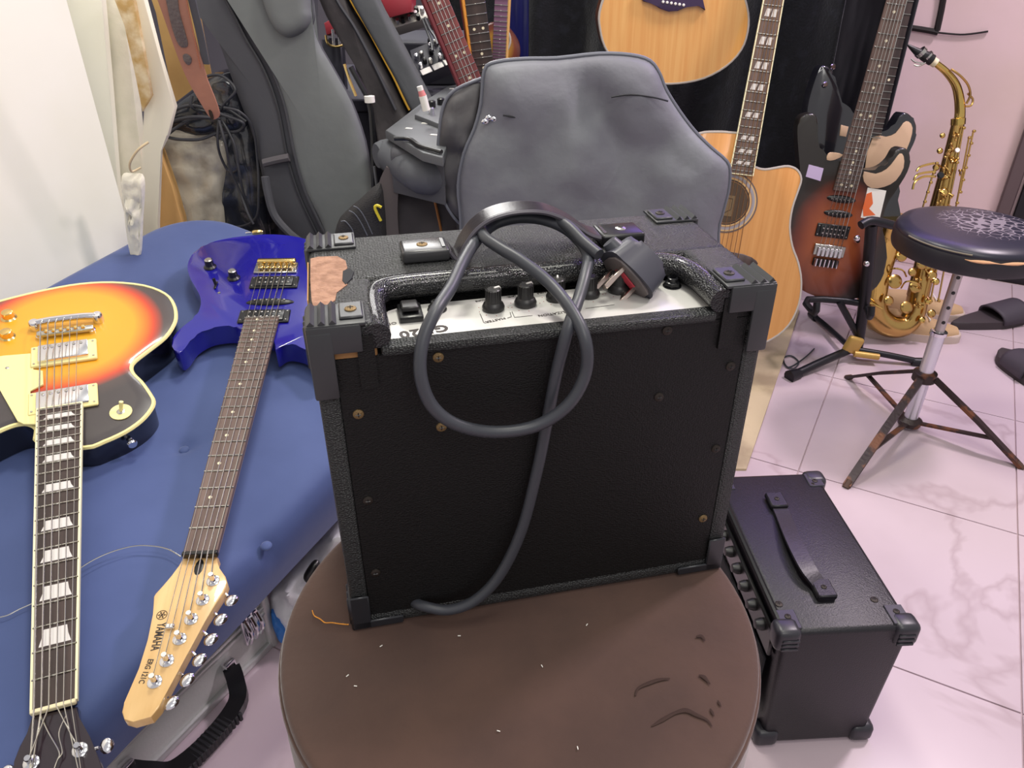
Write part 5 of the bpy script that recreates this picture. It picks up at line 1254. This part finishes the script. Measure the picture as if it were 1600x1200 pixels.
# dark webbing straps and small yellow clip at the foot of the grey bag
SWb = lean(0, 1.50, 0, 0)
o_ = MB().pillow(sm2([tuple(SWb.at(a, b)[:2]) for a, b in [(526, 352), (545, 326), (566, 308), (586, 290), (600, 296), (606, 420), (560, 440), (520, 420)]], 3), .022, 8, 5); 
wst = thing('webbing_strap', 'wide black webbing strap with stitched edges, left above the amplifier top', 'strap', SWb.M)
o_.build('webbing', mat('black_webbing', (46, 44, 46), .7, bump=(300, .4, 'weave')), wst)
MB().tube([SWb.at(a, b, .022) for a, b in ((552, 322), (560, 326), (570, 340), (582, 366))], .0012, 6, 4).build('stitching', pipm, wst)
MB().tube([SWb.at(a, b, .022) for a, b in ((533, 346), (540, 346), (550, 358), (553, 368))], .0012, 6, 4).build('stitching', pipm, wst)
MB().tube([SWb.at(a, b, .022) for a, b in ((545, 329), (554, 334), (564, 348), (574, 368))], .0012, 6, 4).build('stitching', pipm, wst)
MB().tube([SWb.at(a, b, .03) for a, b in ((595, 345), (586, 326), (589, 321), (596, 324))], .003, 6, 3).build('yellow_clip', mat('yellow_plastic', (226, 206, 60), .4), wst)

# ================================================================== PLASTIC WRAPPED SPEAKER, CABLES, LEATHER STRAP
SP_ = Plane((0, 1.83, 0), (1, .0, 0), (0, .05, 1))
spk = thing('wrapped_speaker', 'black speaker wrapped in clear plastic behind the far end of the blue bench', 'speaker', SP_.M)
film = mat('plastic_film_black', (40, 42, 50), .12, coat=.6, bump=(26, 1.0, 'noise'), var=(14, (92, 88, 84), .52, .66))
film2 = mat('plastic_film_pale', (196, 188, 172), .18, coat=.5, bump=(30, 1.0, 'noise'), var=(12, (120, 112, 106), .45, .7))
b_ = MB(); pts_f = [(318, 222), (330, 190), (350, 160), (380, 150), (405, 200), (420, 300), (432, 400), (420, 560), (330, 560), (318, 360), (312, 290)]
b_.pillow(sm2([tuple(SP_.at(a, b, .06)[:2]) for a, b in pts_f], 3), .05, 14, 7, lambda x, y: .010*nz(x, y, 0, 22), z0=.04, back=.06).build('front_face', film, spk, ang=50)
b_ = MB(); pts_s = [(232, 208), (262, 195), (310, 203), (352, 212), (362, 240), (352, 300), (356, 350), (340, 560), (275, 560), (294, 350), (270, 290), (246, 240)]
b_.pillow(sm2([tuple(SP_.at(a, b, .08)[:2]) for a, b in pts_s], 3), .03, 14, 7, lambda x, y: .012*nz(x, y, 4, 22), z0=.075, back=.05).build('side_face', film2, spk, ang=50)
cap_ = MB(); cap_.pillow(sm2([tuple(SP_.at(a, b, .04)[:2]) for a, b in [(240, 205), (262, 172), (290, 148), (320, 125), (345, 110), (375, 110), (395, 150), (400, 200), (350, 212), (300, 214)]], 3), .05, 10, 6, lambda x, y: .010*nz(x, y, 8, 26), z0=.045, back=.05).build('top_face', film, spk, ang=50)
cm = mat('cable_grey', (52, 52, 58), .45)
def cable(pts, h, r, label):
    o = MB().tube([SP_.M @ SP_.at(a, b, h+.008*math.sin(i*1.7)) for i, (a, b) in enumerate(pts)], r, 8, 6).build('audio_cable', cm)
    tag(o, label, 'cable', None); return o
cable([(345, 185), (300, 183), (262, 192), (252, 205), (268, 216), (310, 218), (340, 208), (372, 205), (380, 192), (350, 180), (300, 165), (262, 178), (235, 200), (221, 220), (226, 228), (248, 226), (268, 205), (300, 186), (330, 184)], .13, .0036, 'dark cable coiled over the top of the plastic wrapped speaker, nearest the wall')
cable([(342, 185), (340, 220), (345, 245), (358, 268), (372, 262), (366, 225), (348, 190), (362, 215), (372, 260), (380, 300), (395, 345)], .13, .003, 'dark cable hanging in a loop down the front of the wrapped speaker')
cable([(300, 150), (298, 165), (310, 172), (340, 175), (352, 160), (368, 140), (345, 118), (318, 122), (310, 140), (325, 155), (355, 170), (385, 190)], .12, .0032, 'dark cable bundled on the upper part of the wrapped speaker')
cable([(350, 168), (375, 175), (395, 200), (402, 250), (404, 300), (400, 340), (375, 354), (340, 352), (318, 345)], .13, .0028, 'thin dark cable running down the right side of the wrapped speaker')
cable([(342, 188), (352, 225), (360, 265), (375, 300), (388, 335), (396, 350)], .14, .003, 'straight dark cable down the middle of the wrapped speaker')
# jack plug on the bench
p = onb(402, 363, .01)
jk = thing('jack_plug', 'small gold jack plug at the far bench edge behind the blue guitar', 'plug', Matrix.Translation(p))
MB().lathe([(.004, -.01), (.006, -.006), (.006, .008), (.003, .012)], (0, 0, .0), (1, .2, 0), n=12).build('barrel', gold, jk)
MB().lathe([(.0025, 0), (.0025, .01), (.0012, .012)], (-.012, -.002, 0), (-1, -.2, 0), n=10).build('tip', chrome, jk)

SL = lean(0, 1.58, 0, -10)
ls_ = thing('leather_guitar_strap', 'tooled brown leather guitar strap hanging above the wrapped speaker', 'strap', SL.M)
le = mat('tan_leather', (158, 110, 92), .5, bump=(80, .4, 'noise'), var=(8, (176, 122, 100), .4, .7))
so = [(222, -60), (246, 0), (262, 45), (278, 90), (293, 125), (308, 152), (325, 180), (333, 187), (341, 184), (343, 176), (335, 152), (324, 125), (317, 100), (303, 55), (292, 0), (280, -60)]
MB().prism(sm2([tuple(SL.at(a, b, 0)[:2]) for a, b in so], 2), -.003, 0, .0008).build('strap', le, ls_)
MB().prism(sm2([tuple(SL.at(a, b, 0)[:2]) for a, b in [(256, -30), (262, 10), (270, 45), (280, 70), (290, 74), (294, 68), (288, 45), (280, 15), (274, -30)]], 3), 0, .002, .0006).build('tooled_inlay', mat('tooled_dark', (98, 88, 86), .5, bump=(160, 1, 'noise')), ls_)
MB().prism(sm2([tuple(SL.at(a, b, 0)[:2]) for a, b in [(286, 86), (292, 84), (299, 90), (299, 98), (294, 101), (288, 95)]], 3), 0, .002, .0006).build('tooled_inlay', MATS['tooled_dark'], ls_)
MB().prism(sm2([tuple(SL.at(a, b, 0)[:2]) for a, b in [(326, 172), (331, 174), (334, 185), (330, 186)]], 2), 0, .0015).build('button_hole', blackplastic, ls_)
for sft in ((3, 'l'), (-3, 'r')):
    pass
st_l = MB()
for i in range(34):
    t = i/33; a = 287+t*26; b = -20+t*125; p = SL.at(a, b, .0008); st_l.box(p, (.001, .0032, .001))
o_ = st_l.build('stitching', mat('orange_thread', (190, 116, 84), .7), ls_); o_['kind'] = 'stuff'
MB().tube([SL.at(a, b, -.004) for a, b in ((288, -60), (300, 0), (312, 50), (322, 100))], 0, smooth=3, flat=(.012, .004), up=(0, 0, 1)).build('backing', gbd, ls_)

# ================================================================== MIXERS, RED AMP TOP, NECKS BEHIND
def eqplane(a, b, Y, tilt):
    t = math.radians(tilt); return Plane(onY(a, b, Y), (1, 0, 0), (0, math.sin(t), math.cos(t)))
def eqbox(name, px, P, th, label, cat, m_):
    o = P.xy(px); t = thing(name, label, cat, P.M); MB().prism(o, -th, 0, .003).build('housing', m_, t); return t
dk = mat('mixer_dark', (60, 60, 70), .5)
lt = mat('mixer_silver', (150, 146, 142), .4, .4)
P1 = eqplane(655, 120, 1.96, 50)
t1 = eqbox('mixing_console', [(650, 121), (716, 93), (706, 52), (640, 78)], P1, .04, 'small dark mixing console with silver knobs between the necks and the gig bag', 'mixer', dk)
for i, (a, b) in enumerate(((651, 92), (659, 88), (672, 68), (673, 75), (681, 70), (674, 84), (690, 78), (697, 84), (702, 76), (658, 106), (673, 99), (696, 88), (688, 92), (700, 68), (664, 98), (692, 68))):
    MB().lathe([(.0058, 0), (.005, .014), (.003, .015)], P1.at(a, b), n=12).build('control_knob', chrome if i % 3 == 0 else (nickel if i % 3 == 1 else blackplastic), t1)
a, b = P1.at(657, 115), P1.at(711, 92); d = (b-a).normalized(); ang = math.atan2(d.y, d.x)
for k in range(3):
    p = a.lerp(b, (k+.5)/3); MB().box((p.x, p.y, .0008), ((b-a).length/3-.005, .016, .0016), R=Matrix.Rotation(ang, 3, 'Z')).build('label_strip', white, t1)
P2 = eqplane(615, 44, 2.08, 45)
t2 = eqbox('audio_interface', [(612, 45), (668, 28), (682, 18), (676, 8), (640, 8), (600, 28)], P2, .03, 'silver topped audio mixer with small knobs under the red box', 'mixer', lt)
for i, (a, b) in enumerate(((630, 34), (640, 30), (641, 20), (650, 24), (651, 17), (660, 18), (654, 29), (622, 36))):
    MB().lathe([(.006, 0), (.0045, .013), (.0045, .014)], P2.at(a, b), n=12).build('control_knob', chrome if i % 2 else blackplastic, t2)
zt1 = onY(655, 120, 1.96).z-.05
tb2 = thing('equipment_table', 'dark covered table carrying the mixing console behind the bags', 'table', Matrix.Translation((-.36, 2.20, 0)))
MB().box((0, 0, zt1-.015), (.56, .50, .03), .004).build('tabletop', mat('dark_cloth', (58, 57, 68), .8), tb2)
MB().box((0, 0, (zt1-.03)/2), (.54, .48, zt1-.03), .004).build('cover', MATS['dark_cloth'], tb2)
q = onY(640, 48, 2.10)
t3 = thing('speaker_cabinet', 'dark cabinet beneath the silver mixer', 'cabinet', Matrix.Translation((q.x+.03, 2.24, zt1)))
MB().box((0, 0, (q.z-.03-zt1)/2), (.24, .24, q.z-.03-zt1), .005).build('housing', dk, t3)
rd = mat('red_lacquer', (170, 56, 68), .45, coat=.2)
P4 = eqplane(612, 28, 2.06, 5)
t4 = eqbox('red_box', [(596, 5), (608, 28), (643, 19), (644, -8), (592, -8)], P4, .09, 'red box standing on the silver mixer at the top', 'box', rd)
MB().lathe([(.026, 0), (.026, .008), (.02, .012)], P4.at(622, -8, -.04), (0, 1, .2), n=20).build('black_cap', blackplastic, t4)
P5 = eqplane(512, 52, 2.04, 10)
t5 = eqbox('red_pedal', [(506, 36), (510, 55), (528, 49), (534, 30), (520, 28)], P5, .05, 'small red effects pedal seen between the two gig bags', 'pedal', rd)
MB().tube([P5.at(a, b, .01) for a, b in ((509, 55), (512, 68), (524, 73), (538, 70))], .003, 8, 3).build('gold_guard', gold, t5)
for a, b in ((521, 60), (530, 58)): p = P5.at(a, b, 0); MB().cone(p-Vector((0, .02, 0)), p+Vector((0, .02, 0)), .004, n=10).build('post', chrome, t5)
p = P5.at(520, 60, -.03); zz = (P5.M @ p).z
MB().box((p.x, p.y-(zz-zt1)/2, -.03), (.05, zz-zt1, .04), .004).build('stand', dk, t5)
# slim cables
for pts, lab in (([(660, 30), (668, 50), (674, 66), (676, 80)], 'black patch cable hanging from the silver mixer to the console'), ([(664, 28), (672, 46), (680, 58), (684, 70)], 'second black patch cable beside the first, over the mixing console')):
    tag(MB().tube([onY(a, b, 2.04-.03*i) for i, (a, b) in enumerate(pts)], .0035, 8, 4).build('patch_cable', cm), lab, 'cable')
p = onY(665, 148, 1.6)
mk = thing('marker_tube', 'small white and red tube beside the effects unit', 'tube', Matrix.Translation(p-Vector((0, 0, .02))))
MB().cone((0, 0, -.01), (-.006, 0, .018), .008, n=12).build('label', white, mk); MB().cone((-.006, 0, .018), (-.009, 0, .028), .0075, .006, 12).build('band', mat('pink_band', (214, 130, 130), .5), mk); MB().cone((-.009, 0, .028), (-.011, 0, .036), .006, n=12).build('cap', white, mk)

def neckonly(P, bot, top_, w0, w1, name, label, bm_, sm_, cnt=22, inl='dot', sidew=.0, off=0, bodypts=None):
    M = gframe(P, bot, top_) @ Matrix.Translation((0, -.22, 0))
    t = thing(name, label, 'guitar', M); G = Guitar(M, .66, w0, w1, cnt, t)
    return t, G
# dark red neck leaning
PN = lean(0, 1.78, 0, 8)
t, G = neckonly(PN, (752, 165), (684, 0), .042, .05, 'electric_guitar', 'guitar with dark red neck leaning left, behind the grey soft case', ebony, rosewood)
redneck = wood('red_rosewood', (104, 48, 48), (136, 66, 62), (60, 6, 60), .35, .4)
G.neck(0, redneck, mat('red_maple', (120, 40, 48), .3, coat=.5), nickel, None, 'dot', mat('pearl_dot', (225, 215, 185), .3), endy=.17, fret_from=3)
MB().box((-.028, .50, -.012), (.016, .66, .02), .005).build('neck_side', MATS['red_maple'], t)
for k in range(4): MB().tube([((k-1.5)*.009, .0, .004), ((k-1.5)*.008, .66, .005)], .0008, 5).build('string', steel, t)
MB().prism(sm2([(-.10, .17), (-.05, .19), (.05, .19), (.10, .17), (.13, .02), (.10, -.14), (0, -.18), (-.10, -.14), (-.13, .02)], 3), -.05, -.01, .005).build('body', mat('wine_body', (90, 24, 34), .25, coat=.6), t)
# orange sided neck
PN2 = lean(0, 1.88, 0, 6)
t, G = neckonly(PN2, (759, 130), (742, 0), .042, .05, 'acoustic_guitar', 'guitar neck with dark fretboard and orange binding, right of the red neck', ebony, rosewood)
G.neck(0, ebony, acm, nickel, None, 'dot', mat('pearl_dot', (225, 215, 185), .3), endy=.17, fret_from=3)
MB().box((-.0275, .50, -.004), (.009, .66, .012), .003).build('binding', mat('orange_binding', (222, 150, 60), .35), t)
MB().box((-.0335, .50, -.010), (.004, .66, .016), .002).build('neck_side', mat('red_maple', (120, 40, 48), .3, coat=.5), t)
MB().prism(sm2([(-.10, .17), (-.05, .19), (.05, .19), (.10, .17), (.12, .02), (.13, -.14), (0, -.22), (-.13, -.14), (-.12, .02)], 3), -.09, -.01, .005).build('body', acm, t)
# little guitar with red-brown edge
PN3 = lean(0, 2.0, 0, 4)
t, G = neckonly(PN3, (783, 12), (786, -60), .03, .034, 'small_guitar', 'small sunburst guitar with purple lit neck hanging left of the plush curtain', ebony, rosewood)
G.S = .38
ol = sm2([G.L(a, b, 0) for a, b in [(760, 40), (776, 36), (790, 40), (802, 52), (812, 70), (812, 90), (800, 104), (770, 108), (745, 96), (742, 66)]], 3)
bd_ = MB().prism(ol, -.06, 0, .004).build('body', burst('small_burst', [(0, (200, 160, 70)), (.5, (190, 140, 60)), (.7, (120, 60, 40)), (1, (58, 24, 34))], G.L(778, 76, 0)[0], G.L(778, 76, 0)[1], .06, .07), t)
MB().tube([G.L(a, b, 0)+(.002,) for a, b in [(784, 38), (794, 50), (797, 66), (790, 84)]], .003, 6, 4).build('binding', MATS['grey_binding'], t)
G.neck(.006, mat('violet_rosewood', (120, 84, 110), .4), mat('amber_neck', (206, 160, 96), .4), nickel, None, None, endy=.06, fret_from=1)
MB().tube([(.018, .05, .002), (.018, .36, .002)], .005, 8).build('neck_side', MATS['amber_neck'], t)

# small items between bags (gold/black microphone stand parts)
SMs = lean(0, 1.74, 0, 3)
ms = thing('microphone_stand', 'thin dark stand with white clip between the two gig bags', 'stand', SMs.M)
MB().tube([SMs.at(a, b, .10) for a, b in ((548, 104), (562, 130), (577, 160), (582, 200), (584, 260), (585, 500))], .006, 8, 4).build('boom', blackplastic, ms)
MB().tube([SMs.at(577, 150, .11), SMs.at(578, 160, .11)], .011, 10).build('clip', white, ms)
MB().tube([SMs.at(a, b, .10) for a, b in ((538, 100), (546, 125), (556, 150))], .003, 8, 4).build('gold_tube', gold, ms)

# ================================================================== ALUMINIUM CASE UNDER THE BENCH
c0_, c1_ = onz(232, 1196, .012), onz(424, 1000, .012)
dC = (c1_-c0_); dC.z = 0; Lc = .95; dC.normalize()
pc = Vector((c1_.x, c1_.y, 0)); nC = Vector((dC.y, -dC.x, 0))   # outward, to the right/near side
MC = Matrix.Translation(pc) @ Matrix((dC, nC*-1, Vector((0, 0, 1)))).transposed().to_4x4()
if MC.determinant() < 0: MC = Matrix.Translation(pc) @ Matrix((dC, nC*-1, Vector((0, 0, 1)))).transposed().to_4x4()
ac = thing('aluminium_case', 'grey aluminium case with black carry handle on the floor under the blue bench', 'case', MC)
IC = MC.inverted()
al = mat('brushed_aluminium', (196, 198, 196), .35, .5, bump=(40, .15, 'noise'))
alp = mat('case_panel', (196, 197, 194), .45, .1, bump=(200, .2, 'noise'))
hc_ = .175; wd = .34
MB().box((-Lc/2, wd/2, hc_/2+.002), (Lc, wd, hc_), .004).build('shell', alp, ac)
for z in (.010, .088, .100, .175):
    MB().box((-Lc/2, -.003, z), (Lc+.006, .010, .014 if z in (.010, .175) else .008), .003, seg=2).build('edge_rail', al, ac)
MB().tube([(-Lc, 0, .182), (0, 0, .182)], .011, 12).build('edge_rail', al, ac)
MB().tube([(0, 0, .005), (0, 0, .182)], .010, 12).build('edge_rail', al, ac)
MB().tube([(0, 0, .182), (0, wd, .182)], .010, 12).build('edge_rail', al, ac)
for xx in (-.04, -.335):
    lt_ = MB().box((xx, -.010, .094), (.036, .008, .060), .003, seg=2).build('latch', chrome, ac)
    for k in range(3): MB().tube([(xx-.012+k*.012, -.016, .070), (xx-.012+k*.012, -.024, .094), (xx-.012+k*.012, -.016, .118)], .004, 8, 4).build('latch_bow', chrome, lt_)
hx0, hx1 = -.095, -.285
for xx in (hx0, hx1): MB().box((xx, -.010, .052), (.020, .014, .034), .003, seg=2).build('handle_mount', chrome, ac)
MB().tube([(hx0, -.014, .052), (hx0-.012, -.034, .046), (hx0-.035, -.056, .035), ((hx0+hx1)/2, -.062, .030), (hx1+.035, -.056, .035), (hx1+.012, -.034, .046), (hx1, -.014, .052)], 0, smooth=5, flat=(.026, .016), up=(0, 0, 1)).build('handle', blackplastic, ac)
gr = MB()
for k in range(14): gr.box(((hx0+hx1)/2-.048+k*.0074, -.062, .031), (.0058, .0275, .0172), .0015)
gr.build('handle_grip', mat('grip_rubber', (30, 30, 34), .6), ac)
text('K - 26', .024, ink, ac, (-.19, -.0035, .138), (1, 0, 0), normal=(0, -1, 0), sx=1.6, spacing=1.5, ext=.0003, name='handwriting')
MB().box((-Lc/2, -.001, .137), (Lc, .004, .066), .001).build('front_panel', alp, ac)

# white plastic bag and blue scrap between bench and pouf
PP = Plane((0, .90, 0), (1, 0, 0), (0, .35, 1))
wpl = mat('white_poly', (240, 240, 244), .28, bump=(40, 1.0, 'noise'), var=(16, (216, 216, 222), .45, .65))
pl_ = [(560, 795), (525, 812), (490, 850), (462, 880), (430, 912), (424, 930), (430, 965), (452, 985), (480, 960), (520, 930), (580, 940), (600, 860)]
o_ = MB().pillow(sm2([tuple(PP.at(a, b)[:2]) for a, b in pl_], 4), .05, 22, 4, lambda x, y: .022*nz(x, y, 0, 26)+.008*nz(x, y, 3, 70), back=.02).build('white_plastic_bag', wpl, None, PP.M, ang=35)
tag(o_, 'crumpled white plastic bag on the floor between the bench and the pouf', 'bag')
PP2 = Plane((0, .86, 0), (1, 0, 0), (0, .35, 1))
o_ = MB().pillow(sm2([tuple(PP2.at(a, b)[:2]) for a, b in [(424, 952), (432, 958), (448, 978), (452, 1000), (440, 1004), (428, 980)]], 3), .012, 8, 3, lambda x, y: .006*nz(x, y, 0, 80)).build('blue_plastic_scrap', mat('blue_poly', (50, 120, 200), .35), None, PP2.M)
tag(o_, 'bright blue plastic scrap below the white plastic bag, by the case corner', 'plastic scrap')
PP3 = Plane((0, .80, 0), (1, 0, 0), (0, .35, 1))
o_ = MB().pillow(sm2([tuple(PP3.at(a, b)[:2]) for a, b in [(491, 875), (500, 880), (492, 900), (484, 912), (474, 902), (480, 888)]], 3), .012, 6, 3).build('black_strap_end', blackplastic, None, PP3.M)
tag(o_, 'small black strap end lying on the white plastic bag next to the pouf', 'strap')

# beige mat strip on the floor left of the stand
a_ = [onz(x, y, .003) for x, y in ((1249, 486), (1232, 540), (1166, 735), (1100, 735), (1120, 600), (1180, 486))]
c = sum(a_, Vector())/len(a_)
o_ = MB().prism([tuple((p-c)[:2]) for p in a_], 0, .006, .002).build('floor_mat', mat('beige_mat', (188, 170, 140), .8, bump=(30, .6, 'noise'), var=(9, (160, 142, 116), .42, .62)), None, Matrix.Translation((c.x, c.y, .002)))
tag(o_, 'stained beige mat on the floor behind the amplifier, beside the guitar stand', 'mat')
